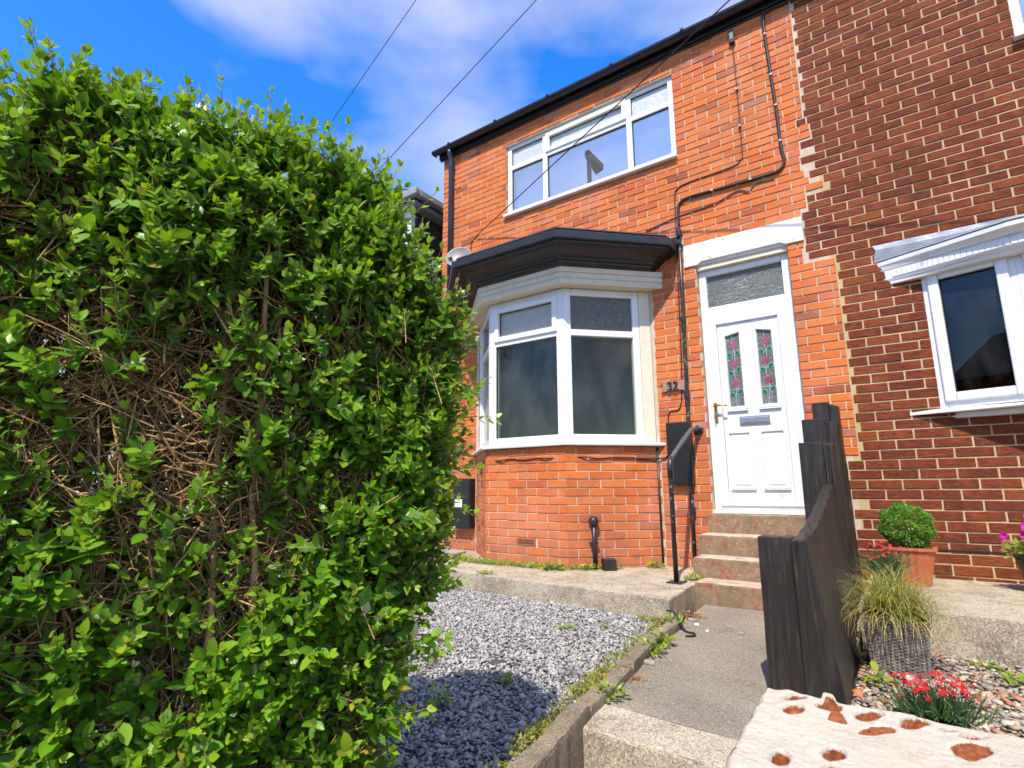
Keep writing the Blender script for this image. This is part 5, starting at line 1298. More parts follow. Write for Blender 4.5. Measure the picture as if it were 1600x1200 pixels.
    for q in range(2):
        o_ = norm(D+0.35*side*(1 if q else -1)); lt.append(T); lp.append(e); lx.append(o_); ln.append(norm(np.cross(o_, side)+0.2)); ls.append(rng.uniform(0.014, 0.026, m)); ly.append(rng.uniform(0.5, 1.0, m))
    lp, lx, ln, ls, ly = np.vstack(lp), np.vstack(lx), np.vstack(ln), np.concatenate(ls), np.concatenate(ly)
    lt = np.concatenate(lt)
    u, v, w = project(lp); av = (lp-F_)@NN
    vis = (w > 0.2) & (u > 5) & (u < 1000) & (v > 5) & (v < 1195) & (av > -0.12)
    facing = np.abs((norm(ln)*norm(CAM-lp)).sum(-1))
    score = np.where(vis, ls/w*np.sqrt(facing)*np.clip(1+(av+0.05)*6, 0.2, 2), -1)
    top = np.argsort(-score)[:300]
    rest = np.ones(len(lp), bool); rest[top] = False
    fine = rest & ((lt == 0) | (lt == 1) | (lt == 5)) & (av > -0.30); back = rest & ~fine
    o = leaf_mesh('foliage', lp[fine], lx[fine], ln[fine], ls[fine], ly[fine], 'privet_leaf', OVAL, H); o['kind'] = 'stuff'
    o = leaf_mesh('rear_foliage', lp[back], lx[back], ln[back], ls[back], ly[back], 'privet_leaf', [SIMPLE_LEAF], H); o['kind'] = 'stuff'
    bases = []
    for yv in (0.0, 0.5):
        for V0, F0, rib in OVAL:
            me = fast_mesh('leaf', V0, F0, {'young': np.full(len(V0), yv), 'rib': rib}); me.shade_smooth(); me.materials.append(MATS['privet_leaf']); bases.append(me)
    inv = world_of(H).inverted()
    for i in top:
        x = Vector(lx[i]).normalized(); nrm = Vector(ln[i]); nrm = (nrm-x*nrm.dot(x)).normalized(); yv = nrm.cross(x); q = float(ls[i])
        o = bpy.data.objects.new('leaf', bases[(4 if ly[i] > 0.3 else 0)+int(rng.integers(0, 4))]); COL.objects.link(o); o.parent = H; o.matrix_parent_inverse = inv
        o.matrix_basis = Matrix(((x.x*q, yv.x*q, nrm.x*q, lp[i][0]), (x.y*q, yv.y*q, nrm.y*q, lp[i][1]), (x.z*q, yv.z*q, nrm.z*q, lp[i][2]), (0, 0, 0, 1)))
    twigs_mesh('shoots', P-D*0.05, P+D*Ls[:, None], np.full(m, 0.0019), np.full(m, 0.0009), 'privet_twig', H)['kind'] = 'stuff'
    # inner wood, much of it close behind the face
    q = 8500
    s = rng.uniform(0.1, 1.4, q); z = rng.uniform(-0.25, 1.38, q); a = -0.055-np.abs(rng.normal(0, 0.11, q)); a = np.maximum(a, aback(s)+0.02)
    k = (z < ztop(s)-0.06) & (s > send(z)+0.02); A = np.stack([a, s, z], 1)[k]
    d = norm(rng.normal(0, 1, A.shape)*np.array([0.6, 0.8, 0.7])+np.array([0.25, 0, 0.4])); L_ = rng.uniform(0.05, 0.24, len(A)); r = rng.uniform(0.0009, 0.0030, len(A))
    B = A+d*L_[:, None]; B[:, 0] = np.minimum(B[:, 0], aface(B[:, 1], B[:, 2])-0.005); B[:, 1] = np.maximum(B[:, 1], send(B[:, 2])+0.01)
    M_ = (A+B)/2+rng.normal(0, 0.011, A.shape)
    S1 = M_+norm(rng.normal(0, 1, A.shape)+d*0.8)*rng.uniform(0.015, 0.06, (len(A), 1)); S2 = B+norm(rng.normal(0, 1, A.shape)+d*0.8)*rng.uniform(0.01, 0.03, (len(A), 1))
    twigs_mesh('twigs', wpos(np.vstack([A, M_, M_, B])), wpos(np.vstack([M_, B, S1, S2])), np.concatenate([r, r*0.85, r*0.7, r*0.55]), np.concatenate([r*0.85, r*0.6, r*0.4, r*0.4]), 'privet_twig', H)['kind'] = 'stuff'
    # main stems
    stems = [(1.02, -0.13, 0.013), (0.93, -0.16, 0.010), (0.89, -0.28, 0.014), (0.83, -0.12, 0.010), (0.76, -0.26, 0.013), (0.70, -0.15, 0.011), (0.63, -0.07, 0.0105), (0.60, -0.30, 0.013), (0.52, -0.14, 0.011), (0.44, -0.22, 0.011), (0.37, -0.12, 0.009), (0.30, -0.2, 0.010), (1.14, -0.2, 0.013), (0.82, -0.42, 0.014), (0.50, -0.36, 0.013), (1.02, -0.40, 0.013)]
    for (s0, a0, r) in stems:
        pts = []; pa, ps = a0, s0
        for j in range(12):
            t = j/11; pa += random.gauss(0, 0.010); ps += random.gauss(0, 0.014)
            pts.append((min(pa, -0.05), ps, -0.30+1.55*t))
        W_ = [tuple(v_) for v_ in wpos(np.array(pts))]
        rr = [r*(1.15-0.70*j/11)*random.uniform(0.9, 1.1) for j in range(12)]
        MB().tube(W_, rr, 8).build('stem', 'privet_twig', H, smooth=True)
        for b_ in range(6):
            j = random.randint(2, 9); p = np.array(pts[j]); d = np.array([random.uniform(-0.5, 0.7), random.uniform(-0.8, 0.8), random.uniform(0.3, 1.0)]); d /= np.linalg.norm(d); L1 = random.uniform(0.14, 0.36)
            q1 = p+d*L1*0.5+np.array([random.gauss(0, .012), random.gauss(0, .012), 0]); q2 = p+d*L1+np.array([0, 0, 0.03])
            for qq in (q1, q2): qq[0] = min(qq[0], float(aface(qq[1], qq[2]))-0.01); qq[1] = max(qq[1], float(send(qq[2]))+0.02); qq[2] = min(qq[2], float(ztop(qq[1]))-0.02)
            MB().tube([tuple(v_) for v_ in wpos(np.array([p, q1, q2]))], [rr[j]*0.6, rr[j]*0.45, rr[j]*0.25], 6).build('branch', 'privet_twig', H, smooth=True)
build_hedge()

# ---- box ball in terracotta trough
def pot_square(name, c, b, t, h, mat, label, cat, ribs=0, rim=0.0, rot=0.0):
    xf = Matrix.Translation(c) @ Matrix.Rotation(rot, 4, 'Z')
    root = empty(name, c, label, cat)
    mb = MB(xf)
    N = 40
    def ring(sc, z, inn=0.0):
        out = []
        for k in range(N):
            a = 2*math.pi*k/N; cx, sx = math.cos(a), math.sin(a); p = 5.0
            rr = 1/(abs(cx)**p+abs(sx)**p)**(1/p)
            w = 1+(0.02*math.cos(a*ribs) if ribs and not inn else 0)
            out.append(((sc[0]-inn)*rr*cx*w, (sc[1]-inn)*rr*sx*w, z))
        return out
    lv = [ring(b, 0), ring(((b[0]+t[0])/2, (b[1]+t[1])/2), h/2), ring(t, h-0.02), ring((t[0]+rim, t[1]+rim), h-0.018), ring((t[0]+rim, t[1]+rim), h), ring(t, h, 0.012), ring(t, h-0.05, 0.016)]
    vs = [p for r in lv for p in r]
    fs = [(r*N+k, r*N+(k+1) % N, (r+1)*N+(k+1) % N, (r+1)*N+k) for r in range(len(lv)-1) for k in range(N)]+[tuple(range(N))[::-1]]
    mb.add(vs, fs); mb.build('pot', mat, root, smooth=False)
    sb = MB(xf); sb.add(ring(t, h-0.04, 0.013), [tuple(range(N))]); sb.build('compost', 'soil', root)
    return root
tp = pot_square('terracotta_planter', (0.232, -0.42, -0.062), (0.098, 0.085), (0.142, 0.115), 0.245, 'terracotta_plastic', 'terracotta coloured fluted plant pot holding the clipped box ball', 'plant pot', ribs=20, rim=0.012)
box = empty('box_ball', (0.232, -0.42, 0.15), 'clipped round green box shrub growing in the terracotta coloured pot', 'shrub')
n = 6800; d = norm(rng.normal(0, 1, (n, 3))); d = d[d[:, 2] > -0.80]; n = len(d)
rad = (1-np.abs(rng.normal(0, 0.10, n)))*(1+0.09*np.sin(d[:, 0]*7+1)*np.sin(d[:, 1]*6)+0.07*np.sin(d[:, 2]*9+d[:, 0]*4)); rad[:120] += rng.uniform(0, 0.12, 120)
p = np.array([0.232, -0.42, 0.312])+d*rad[:, None]*np.array([0.150, 0.135, 0.145])
leaf_mesh('foliage', p, norm(d+rng.normal(0, 0.6, (n, 3))), norm(d+np.array([0, 0, 0.4])+rng.normal(0, 0.4, (n, 3))), rng.uniform(0.012, 0.020, n), np.clip(rng.uniform(-0.6, 0.9, n)+d[:, 2]*0.3, 0, 1), 'box_leaf', parent=box)['kind'] = 'stuff'
a = np.repeat([[0.232, -0.42, 0.16]], 260, 0)+rng.normal(0, 0.012, (260, 3)); d2 = norm(rng.normal(0, 1, (260, 3))+np.array([0, 0, 0.5])); twigs_mesh('stems', a, a+d2*np.array([0.13, 0.12, 0.2]), np.full(260, 0.0022), np.full(260, 0.001), 'privet_twig', box)['kind'] = 'stuff'
MB().tube([(0.232, -0.42, 0.13), (0.235, -0.42, 0.2), (0.23, -0.425, 0.26)], [0.010, 0.009, 0.006], 8).build('trunk', 'bark', box)

# ---- wicker planter with ornamental grass
bk_c = (0.150, -1.74, -0.275)
bask = empty('wicker_planter', bk_c, 'square brown woven wicker planter standing on the pebbles', 'plant pot')
h, bt, tt = 0.245, 0.108, 0.130
ib = MB(Matrix.Translation(bk_c)); v_ = [(-bt, -bt, 0), (bt, -bt, 0), (bt, bt, 0), (-bt, bt, 0), (-tt, -tt, h), (tt, -tt, h), (tt, tt, h), (-tt, tt, h)]
ib.add([(x*0.955, y*0.955, z) for x, y, z in v_], [(0, 1, 5, 4), (1, 2, 6, 5), (2, 3, 7, 6), (3, 0, 4, 7), (0, 3, 2, 1)]); ib.build('lining', 'black_pot', bask)
wv = MB(Matrix.Translation(bk_c)); rowsN = 34
for side_ in range(4):
    ca, sa = [(1, 0), (0, 1), (-1, 0), (0, -1)][side_]
    for r in range(rowsN):
        z = (r+0.5)*h/rowsN; hw = bt+(tt-bt)*z/h; nS = 12
        for k in range(nS):
            u0 = -hw+2*hw*k/nS; u1 = u0+2*hw/nS
            out = 0.0035 if (k+r) % 2 else -0.001
            pts = []
            for (u, o_) in ((u0, 0.0), ((u0+u1)/2, out), (u1, 0.0)):
                y = -(hw+o_); pts.append((u, y))
            q = [(u*ca-y*sa, u*sa+y*ca) for u, y in pts]; t2 = h/rowsN*0.45
            wv.add([(q[i][0], q[i][1], z+s*t2) for s in (-1, 1) for i in range(3)], [(0, 1, 4, 3), (1, 2, 5, 4)])
wv.build('weave', 'wicker_weave', bask)['kind'] = 'stuff'
rm = MB(Matrix.Translation(bk_c)).tube([(-tt, -tt, h), (tt, -tt, h), (tt, tt, h), (-tt, tt, h), (-tt, -tt, h)], 0.006, 8).build('rim', 'wicker_weave', bask)
MB(Matrix.Translation(bk_c)).add([(-0.12, -0.12, h-0.03), (0.12, -0.12, h-0.03), (0.12, 0.12, h-0.03), (-0.12, 0.12, h-0.03)], [(0, 1, 2, 3)]).build('compost', 'soil', bask)
def blades(name, n, c, spread, L, w, mat, parent, up=(0.55, 1.2), bend=1.0, seg=6, yfun=None):
    base = np.array(c)+np.stack([rng.normal(0, spread, n), rng.normal(0, spread, n), np.zeros(n)], 1)
    az = rng.uniform(0, 2*math.pi, n); el = rng.uniform(up[0], up[1], n); ln_ = rng.uniform(L[0], L[1], n); wd = rng.uniform(w[0], w[1], n); bd = rng.uniform(0.5, 1.5, n)*bend
    V = np.zeros((n, (seg+1)*2, 3)); p = base.copy(); e = el.copy()
    for s in range(seg+1):
        hdir = np.stack([np.cos(az), np.sin(az), np.zeros(n)], 1); tw = np.stack([-np.sin(az), np.cos(az), np.zeros(n)], 1)
        ww = (wd*(1-(s/seg)**1.6)+0.0003)[:, None]
        V[:, s*2] = p-tw*ww; V[:, s*2+1] = p+tw*ww
        p = p+(hdir*np.cos(e)[:, None]+np.array([0, 0, 1])*np.sin(e)[:, None])*(ln_/seg)[:, None]; e = e-bd*0.42*(s+1)/seg*1.6
    F0 = np.array([(2*s, 2*s+2, 2*s+3, 2*s+1) for s in range(seg)])
    F = (F0[None]+(np.arange(n)*(seg+1)*2)[:, None, None]).reshape(-1, 4)
    yg = rng.uniform(0, 1, n)**2.2; yg = np.where(el < up[0]+0.22*(up[1]-up[0]), np.maximum(yg, rng.uniform(0.3, 1, n)), yg)
    me = fast_mesh(name, V.reshape(-1, 3), F, {'young': np.repeat(yg, (seg+1)*2), 'rib': np.zeros(n*(seg+1)*2)}); me.shade_smooth()
    return link(name, me, mat, parent)
gr = empty('ornamental_grass', (bk_c[0], bk_c[1], -0.05), 'arching yellow green ornamental grass spilling from the wicker planter', 'grass plant')
blades('blades', 950, (bk_c[0], bk_c[1], -0.055), 0.045, (0.20, 0.40), (0.0014, 0.0028), 'grass_blade', gr, up=(0.35, 1.55), bend=1.0)['kind'] = 'stuff'

# ---- dianthus (red) plants
def dianthus(name, c, rad, h, nfl, label, potlabel=None, flat=(1.0, 1.0), seed=3):
    r = np.random.default_rng(seed)
    root = empty(name, c, label, 'flower')
    n = 420; base = np.array(c)+np.stack([r.normal(0, rad*0.40*flat[0], n), r.normal(0, rad*0.40*flat[1], n), np.zeros(n)], 1)
    d = norm(np.stack([(base[:, 0]-c[0])/rad*0.8+r.normal(0, 0.35, n), (base[:, 1]-c[1])/rad*0.8+r.normal(0, 0.35, n), np.full(n, 1.0)], 1))
    hh = r.uniform(0.25, 0.95, n)*h
    NL = leaf_shape(1.0, 0.11, 0.1, 0.25)
    pos = base+d*(hh*r.uniform(0.1, 0.9, n))[:, None]
    leaf_mesh('leaves', np.vstack([pos, base]), norm(np.vstack([d+r.normal(0, 0.6, (n, 3)), d+r.normal(0, 0.4, (n, 3))])), norm(r.normal(0, 1, (2*n, 3))+np.array([0, 0, 1.0])), r.uniform(0.022, 0.042, 2*n), np.clip(r.uniform(-0.5, 0.8, 2*n), 0, 1), 'dianthus_leaf', [NL], root)['kind'] = 'stuff'
    twigs_mesh('stems', base, base+d*hh[:, None], np.full(n, 0.0013), np.full(n, 0.0009), 'dianthus_leaf', root)['kind'] = 'stuff'
    # flower heads: five fringed petals each
    k = 0; proto = None
    for i in range(nfl):
        a = r.uniform(0, 6.28); q = math.sqrt(r.uniform(0, 1))*rad*0.95
        p = Vector((c[0]+q*math.cos(a)*flat[0], c[1]+q*math.sin(a)*flat[1], c[2]+h*r.uniform(0.62, 1.15)-0.25*h*(q/rad)**2))
        nd = Vector((math.cos(a)*0.5*q/rad+r.normal(0, 0.25)+0.1, math.sin(a)*0.5*q/rad+r.normal(0, 0.25)-0.35, 0.9)).normalized()
        if proto is None:
            mb = MB()
            for f in range(5):
                t = 2*math.pi*f/5; pts = [(0.05, 0.0, 0.0)]
                for kk, (rr, da) in enumerate([(0.55, -0.50), (0.95, -0.52), (0.86, -0.30), (1.0, -0.12), (0.88, 0.0), (1.0, 0.14), (0.86, 0.30), (0.95, 0.50), (0.55, 0.48)]):
                    pts.append((rr*math.cos(da)*1.0, rr*math.sin(da), 0.10*rr*rr+0.05*math.sin(kk*2.0)))
                ct, st = math.cos(t), math.sin(t)
                mb.add([(x*ct-y*st, x*st+y*ct, z+0.02*f) for x, y, z in pts], [(0, j, j+1) for j in range(1, 9)])
            proto = mb.mesh('flower_head'); proto.materials.append(MATS['red_petal'])
        s = r.uniform(0.0105, 0.0155); m = Matrix.Translation(p) @ nd.to_track_quat('Z', 'Y').to_matrix().to_4x4() @ Matrix.Rotation(r.uniform(0, 6), 4, 'Z') @ Matrix.Diagonal((s, s, s, 1))
        o = bpy.data.objects.new('flower_head', proto); COL.objects.link(o); par(o, root); o.matrix_basis = m
    return root
bp_ = pot_square('black_flower_pot', (0.100, -0.78, -0.062), (0.062, 0.062), (0.080, 0.080), 0.145, 'black_pot', 'black plastic flower pot beside the fence holding red dianthus', 'plant pot', rim=0.006)
dianthus('red_dianthus', (0.100, -0.78, 0.055), 0.105, 0.16, 30, 'red dianthus flowers in the black pot between fence and box ball', seed=4)
tr = pot_square('black_trough', (0.245, -2.58, -0.29), (0.085, 0.055), (0.098, 0.062), 0.085, 'black_pot', 'low black plastic trough on the pebbles behind the limewashed wall', 'plant pot', rim=0.006, rot=0.25)
dianthus('red_dianthus', (0.265, -2.56, -0.20), 0.115, 0.120, 50, 'red dianthus flowers in the low trough just behind the limewashed wall', flat=(1.15, 0.7), seed=9)
# ---- petunia pot at the right edge
pp = pot_square('dark_petunia_pot', (0.895, -0.34, -0.062), (0.075, 0.075), (0.118, 0.118), 0.215, 'black_pot', 'dark round pot of petunias cut by the right picture edge', 'plant pot', rim=0.006)
pet = empty('petunia', (0.895, -0.34, 0.12), 'magenta petunia with yellow green leaves in the dark pot at the right edge', 'flower')
n = 420; d = norm(rng.normal(0, 1, (n, 3))*np.array([1, 1, 0.6])+np.array([-0.1, -0.3, 0.4])); p = np.array([0.895, -0.34, 0.17])+d*rng.uniform(0.3, 1, (n, 1))*np.array([0.165, 0.14, 0.10])
leaf_mesh('leaves', p, norm(d+rng.normal(0, 0.5, (n, 3))), norm(np.array([0, -0.3, 1])+rng.normal(0, 0.5, (n, 3))), rng.uniform(0.025, 0.042, n), rng.uniform(0, 0.8, n), 'weed_leaf', parent=pet)['kind'] = 'stuff'
mbp = MB(); ring = []
for k in range(30):
    t = 2*math.pi*k/30; r1 = 1.0+0.10*math.cos(5*t); ring.append((r1*math.cos(t), r1*math.sin(t), 0.32+0.05*math.cos(5*t+1)))
mid_ = [(0.45*math.cos(2*math.pi*k/30), 0.45*math.sin(2*math.pi*k/30), 0.22) for k in range(30)]; thr = [(0.13*math.cos(2*math.pi*k/30), 0.13*math.sin(2*math.pi*k/30), -0.25) for k in range(30)]
mbp.add(ring+mid_+thr, [(r*30+k, r*30+(k+1) % 30, (r+1)*30+(k+1) % 30, (r+1)*30+k) for r in range(2) for k in range(30)])
pm = mbp.mesh('petunia_flower'); pm.materials.append(MATS['magenta_petal'])
for (x, y, z, s, dx, dz) in ((0.735, -0.42, 0.275, 0.026, -0.7, 0.2), (0.845, -0.47, 0.335, 0.034, -0.1, 0.25), (0.850, -0.48, 0.235, 0.038, 0.0, 0.2), (0.905, -0.46, 0.37, 0.034, 0.1, 0.4), (0.825, -0.46, 0.285, 0.022, -0.4, 0.5), (0.92, -0.48, 0.27, 0.036, 0.2, 0.2), (0.87, -0.42, 0.40, 0.03, -0.3, 0.8)):
    q = Vector((dx, -0.8, dz)).normalized().to_track_quat('Z', 'Y').to_matrix().to_4x4()
    o = bpy.data.objects.new('flower', pm); COL.objects.link(o); par(o, pet); o.matrix_basis = Matrix.Translation((x, y, z)) @ q @ Matrix.Diagonal((s, s, s, 1))
    

# ---- weeds and moss
def weed(name, c, n, rad, h, size, label, group, mat='weed_leaf', dry=0):
    root_pos = np.array(c); az = rng.uniform(0, 6.28, n); q = np.sqrt(rng.uniform(0, 1, n))*rad
    p = root_pos+np.stack([q*np.cos(az), q*np.sin(az), rng.uniform(0.0, 1, n)*h*(1-0.6*q/rad)+0.004], 1)
    X = norm(np.stack([np.cos(az), np.sin(az), rng.uniform(0.0, 0.9, n)], 1)+rng.normal(0, 0.35, (n, 3))); N = norm(np.array([0, -0.25, 1.0])+rng.normal(0, 0.4, (n, 3)))
    o = empty(name, c, label, 'weed', group)
    leaf_mesh('leaves', p, X, N, rng.uniform(size*0.6, size*1.2, n), np.clip(rng.uniform(-0.3, 1.0, n), 0, 1), mat, parent=o)['kind'] = 'stuff'
    b0 = np.repeat(root_pos[None], n, 0)+rng.normal(0, 0.004, (n, 3)); twigs_mesh('stems', b0, p, np.full(n, 0.0012), np.full(n, 0.0008), mat, o)['kind'] = 'stuff'
    return o
# low creeping green along the foot of the bay
pts = []
def strip(a, b, n, spread): 
    t = rng.uniform(0, 1, n); a, b = np.array(a), np.array(b)
    return a+(b-a)*t[:, None]+np.stack([rng.normal(0, spread, n), rng.normal(0, spread, n), np.zeros(n)], 1)
base = np.vstack([strip((-3.95, -0.62, -0.128), (-3.2, -0.78, -0.128), 700, 0.05), strip((-3.2, -0.78, -0.128), (-2.35, -0.74, -0.128), 900, 0.035), strip((-2.35, -0.76, -0.128), (-1.95, -0.42, -0.128), 260, 0.03)])
base[:, 2] += rng.uniform(0, 0.035, len(base)); n = len(base)
o = leaf_mesh('creeping_weeds', base, norm(rng.normal(0, 1, (n, 3))*np.array([1, 1, 0.4])+np.array([0, 0, 0.25])), norm(np.array([0, -0.2, 1])+rng.normal(0, 0.35, (n, 3))), rng.uniform(0.016, 0.032, n), np.clip(rng.uniform(-0.4, 0.9, n), 0, 1), 'weed_leaf'); tag(o, 'low creeping green weeds along the foot of the bay', 'weeds', kind='stuff')
weed('leafy_weed', (-2.36, -0.80, -0.128), 60, 0.075, 0.10, 0.045, 'tufted yellow green weed at the front corner of the bay', None)
weed('leafy_weed', (-2.12, -0.62, -0.128), 40, 0.06, 0.05, 0.035, 'small green weed beside the vent pipe foot', None)
weed('leafy_weed', (-1.92, -0.42, -0.128), 22, 0.045, 0.05, 0.028, 'tiny weed on the slab right of the black block', None)
weed('leafy_weed', (-1.66, -0.16, -0.128), 55, 0.075, 0.06, 0.032, 'yellowing weed in the angle between bay and wall', None)
weed('leafy_weed', (-1.17, -0.66, -0.128), 45, 0.065, 0.04, 0.036, 'green weed growing between handrail foot and doorsteps', None)
weed('leafy_weed', (-1.00, -1.62, -0.262), 55, 0.075, 0.08, 0.035, 'green weed at the slab corner where the kerb starts', None)
weed('leafy_weed', (-0.925, -2.02, -0.262), 60, 0.07, 0.08, 0.036, 'leafy weed hugging the path side of the kerb, farther clump', None)
weed('leafy_weed', (-0.90, -2.22, -0.262), 60, 0.06, 0.07, 0.036, 'leafy weed hugging the path side of the kerb, middle clump', None)
weed('leafy_weed', (-0.815, -2.90, -0.262), 46, 0.055, 0.06, 0.034, 'leafy weed where the kerb meets the front step', None)
weed('leafy_weed', (-1.52, -2.02, -0.262), 26, 0.05, 0.03, 0.022, 'small weed in the middle of the grey gravel', None)
weed('leafy_weed', (-1.34, -1.86, -0.262), 14, 0.03, 0.03, 0.020, 'tiny weed in the gravel towards the slab', None)
weed('leafy_weed', (-1.26, -3.02, -0.262), 22, 0.035, 0.05, 0.03, 'upright weed in the gravel near the kerb bottom', None)
weed('leafy_weed', (-1.33, -3.36, -0.262), 26, 0.04, 0.12, 0.038, 'taller weed in the gravel close to the hedge', None)
weed('leafy_weed', (0.64, -1.72, -0.27), 80, 0.13, 0.05, 0.032, 'spreading green weed in the pebbles beside the neighbouring slab', None)
weed('leafy_weed', (0.48, -1.52, -0.27), 26, 0.06, 0.03, 0.025, 'small weed at the edge of the neighbouring slab', None)
weed('leafy_weed', (0.075, -2.05, -0.27), 16, 0.045, 0.05, 0.055, 'broad leaved green weed in front of the wicker planter', None)
weed('leafy_weed', (0.045, -1.62, -0.27), 36, 0.05, 0.09, 0.032, 'green weed squeezed between fence and wicker planter', None)
weed('leafy_weed', (-3.05, -1.38, -0.262), 50, 0.10, 0.08, 0.035, 'green weed at the gravel edge below the slab, by the hedge', None)
weed('leafy_weed', (-2.72, -1.32, -0.128), 40, 0.06, 0.03, 0.026, 'flat green weed on the front edge of the slab', None)
weed('dry_weed', (-1.02, -1.25, -0.266), 60, 0.12, 0.012, 0.022, 'scatter of dry brown leaves in the corner below the steps', None, 'dry_leaf')
weed('dry_weed', (-0.83, -2.62, -0.266), 40, 0.05, 0.010, 0.016, 'dry brown leaf litter beside the kerb on the path', None, 'dry_leaf')
# moss along the gravel side of the kerb
ms = []
for i in range(1, 4):
    a, b = KA[i], KA[i+1]; ms.append(strip((a[0]-0.04, a[1], -0.255), (b[0]-0.045, b[1], -0.255), 1000 if i > 1 else 450, 0.022))
ms.append(strip((-1.25, -1.55, -0.255), (-1.05, -1.6, -0.255), 300, 0.03)); ms.append(strip((-1.08, -1.62, -0.255), (-1.06, -1.95, -0.25), 260, 0.03))
ms = np.vstack(ms); n = len(ms); ms[:, 2] += rng.uniform(0, 0.04, n)*(0.5+0.5*np.sin(ms[:, 1]*14))
keep = rng.uniform(0, 1, n) < 0.45+0.55*(np.sin(ms[:, 1]*11+1.0) > -0.2); ms = ms[keep]; n = len(ms)
o = leaf_mesh('kerb_moss', ms, norm(rng.normal(0, 1, (n, 3))+np.array([0, 0, 0.6])), norm(np.array([0, 0, 1.0])+rng.normal(0, 0.5, (n, 3))), rng.uniform(0.009, 0.020, n), np.clip(rng.uniform(-0.3, 1, n), 0, 1), 'moss_leaf'); tag(o, 'yellow green moss along the gravel side of the kerb', 'moss', kind='stuff')
# litter on the path and the gravel
for i, (x, y, z, s, mt, lb) in enumerate(((-0.90, -1.48, -0.264, 0.014, 'white_card', 'white paint flake on the path below the slab corner'), (-0.80, -1.60, -0.264, 0.010, 'white_card', 'small white chip on the path'), (-0.72, -1.42, -0.264, 0.02, 'debris_grey', 'grey stone chip on the path below the steps'),
                                     (-0.62, -1.55, -0.264, 0.016, 'debris_grey', 'dark slate chip on the path near the fence'), (-0.86, -2.36, -0.264, 0.035, 'debris_grey', 'grey pebble lying against the kerb'), (-0.97, -1.36, -0.264, 0.03, 'debris_grey', 'broken grey chip beside the weed at the slab corner'))):
    mb = MB(); pts = []
    for k in range(7):
        t = 2*math.pi*k/7+random.uniform(-.2, .2); r = s*random.uniform(0.5, 1.0); pts.append((x+r*math.cos(t)*1.3, y+r*math.sin(t)))
    mb.prism(pts, z-0.002, z+0.006+random.uniform(0, 0.006)); o = mb.build('stone_chip', mt, bevel=0.001, seg=1); tag(o, lb, 'debris')
o = stones(26, (0.030, 0.2), lambda x, y: (x < np.interp(y, kx, kv)), (-1.62, -1.05, -3.25, -2.75), -0.268, 0.004, (0.18, 0.3), 'dark_coal_lumps', 'slate'); tag(o, 'dark slaty lumps spilled on the gravel near the hedge', 'stones', kind='stuff')
cable('ground_cable', [(-1.06, -1.56, -0.18), (-0.99, -1.60, -0.185), (-0.95, -1.63, -0.24), (-0.90, -1.68, -0.26), (-0.85, -1.70, -0.26), (-0.83, -1.75, -0.26), (-0.87, -1.79, -0.26)], 0.006, 'short loose black cable end on the path beside the kerb', smooth_n=4)

# ================================================================== across the street (seen only as reflections in the glass)
lamp = empty('street_lamp', (-5.10, -5.55, -0.80), 'grey street lamp post on the pavement behind the viewer, mirrored upstairs', 'street lamp')
MB().tube([(-5.10, -5.55, -0.80), (-5.10, -5.55, 0.6), (-5.10, -5.55, 8.45)], [0.085, 0.07, 0.055], 12).build('column', 'lamp_steel', lamp, smooth=True)
MB().add([(-5.16, -5.45, 8.40), (-5.02, -5.45, 8.40), (-4.82, -5.75, 8.10), (-5.08, -5.85, 8.10), (-5.16, -5.45, 8.58), (-5.02, -5.45, 8.58), (-4.80, -5.75, 8.26), (-5.08, -5.85, 8.26)],
         [(0, 3, 2, 1), (4, 5, 6, 7), (0, 1, 5, 4), (1, 2, 6, 5), (2, 3, 7, 6), (3, 0, 4, 7)]).build('lantern', 'lamp_steel', lamp, bevel=0.02)
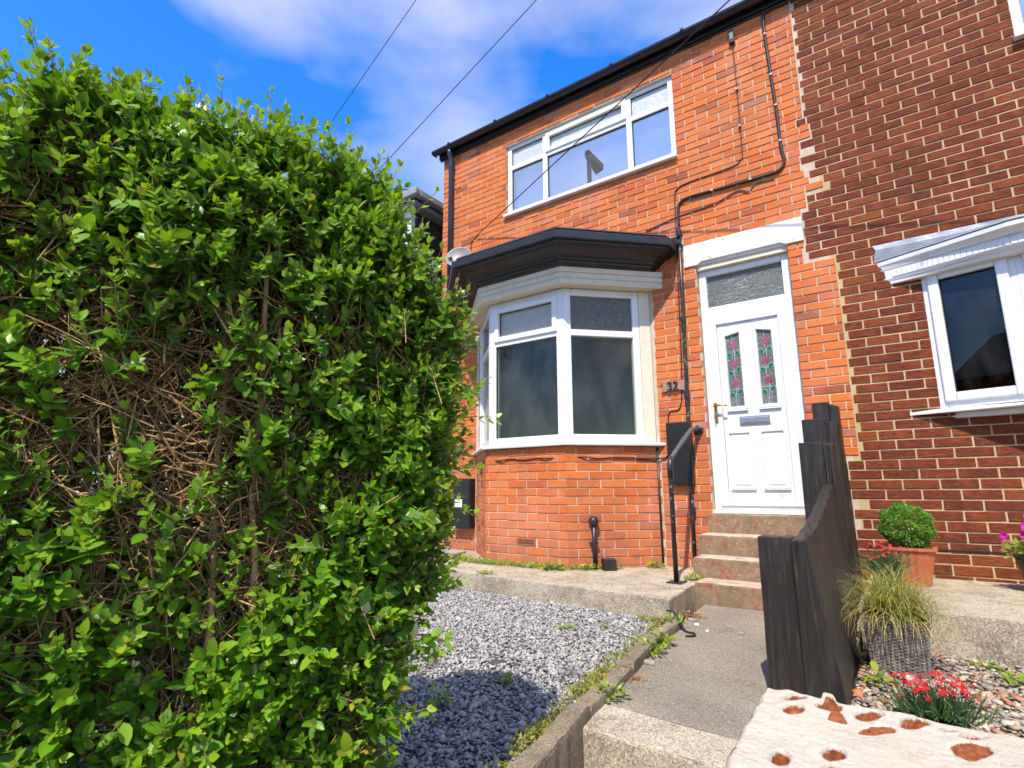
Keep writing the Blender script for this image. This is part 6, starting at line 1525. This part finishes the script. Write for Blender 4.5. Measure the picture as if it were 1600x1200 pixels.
def far_house(x, label):
    root = empty('terraced_house', (x, -22, -0.9), label, 'house', 'houses across the street')
    MB().box(x-3.0, x+2.98, -30, -22, -0.9, 5.0).build('wall', 'orange_brick', root)
    MB().add([(x-3.05, -21.7, 5.0), (x+3.0, -21.7, 5.0), (x+3.0, -26, 7.6), (x-3.05, -26, 7.6), (x-3.05, -30.3, 5.0), (x+3.0, -30.3, 5.0)], [(0, 1, 2, 3), (3, 2, 5, 4), (0, 3, 4), (1, 5, 2), (0, 4, 5, 1)]).build('roof', 'slate', root)
    for (a, b, c, d) in ((-2.3, -0.6, 0.2, 1.8), (-2.2, -0.8, 3.0, 4.3), (0.8, 2.0, 3.0, 4.3)):
        f = MB().box(x+a, x+b, -21.999, -21.93, c, d).build('window', 'white_pvc', root); MB().box(x+a+0.1, x+b-0.1, -21.929, -21.92, c+0.1, d-0.1).build('pane', 'slate', f)
    MB().box(x+0.9, x+1.8, -21.999, -21.94, -0.8, 1.3).build('door', 'black_gloss', root)
for i, w_ in ((-1, 'left'), (0, 'middle'), (1, 'right')): far_house(i*6.0-2, 'far brick terraced house across the street behind the viewer, %s one of three' % w_)
def street_tree(c, h, R, label, sq=0.34):
    root = empty('street_tree', c, label, 'tree')
    MB().tube([c, (c[0]+0.1, c[1], c[2]+h*0.35), (c[0]-0.05, c[1]+0.1, c[2]+h*0.7)], [0.22, 0.16, 0.08], 10).build('trunk', 'bark', root, smooth=True)
    n = 5000; d = norm(rng.normal(0, 1, (n, 3))); rr = rng.uniform(0.35, 1, n)**0.6*(1+0.25*np.sin(d[:, 0]*6+d[:, 2]*5)); p = np.array([c[0], c[1], c[2]+h*0.68])+d*rr[:, None]*np.array([R, R, h*sq])
    leaf_mesh('crown', p, rng.normal(0, 1, (n, 3)), rng.normal(0, 1, (n, 3))+np.array([0, 0, 0.6]), rng.uniform(0.15, 0.32, n), rng.uniform(0, 0.6, n), 'tree_leaf', parent=root)['kind'] = 'stuff'
    for k in range(9):
        a = random.uniform(0, 6.28); MB().tube([(c[0], c[1], c[2]+h*(0.35+0.03*k)), (c[0]+R*0.6*math.cos(a), c[1]+R*0.6*math.sin(a), c[2]+h*(0.6+0.03*k))], [0.07, 0.02], 6).build('limb', 'bark', root)
street_tree((-16.0, -17.0, -0.9), 16.0, 2.6, 'leafy street tree across the road to the left', 0.2)
street_tree((5.5, -15.0, -0.9), 8.0, 2.4, 'leafy street tree across the road to the right')
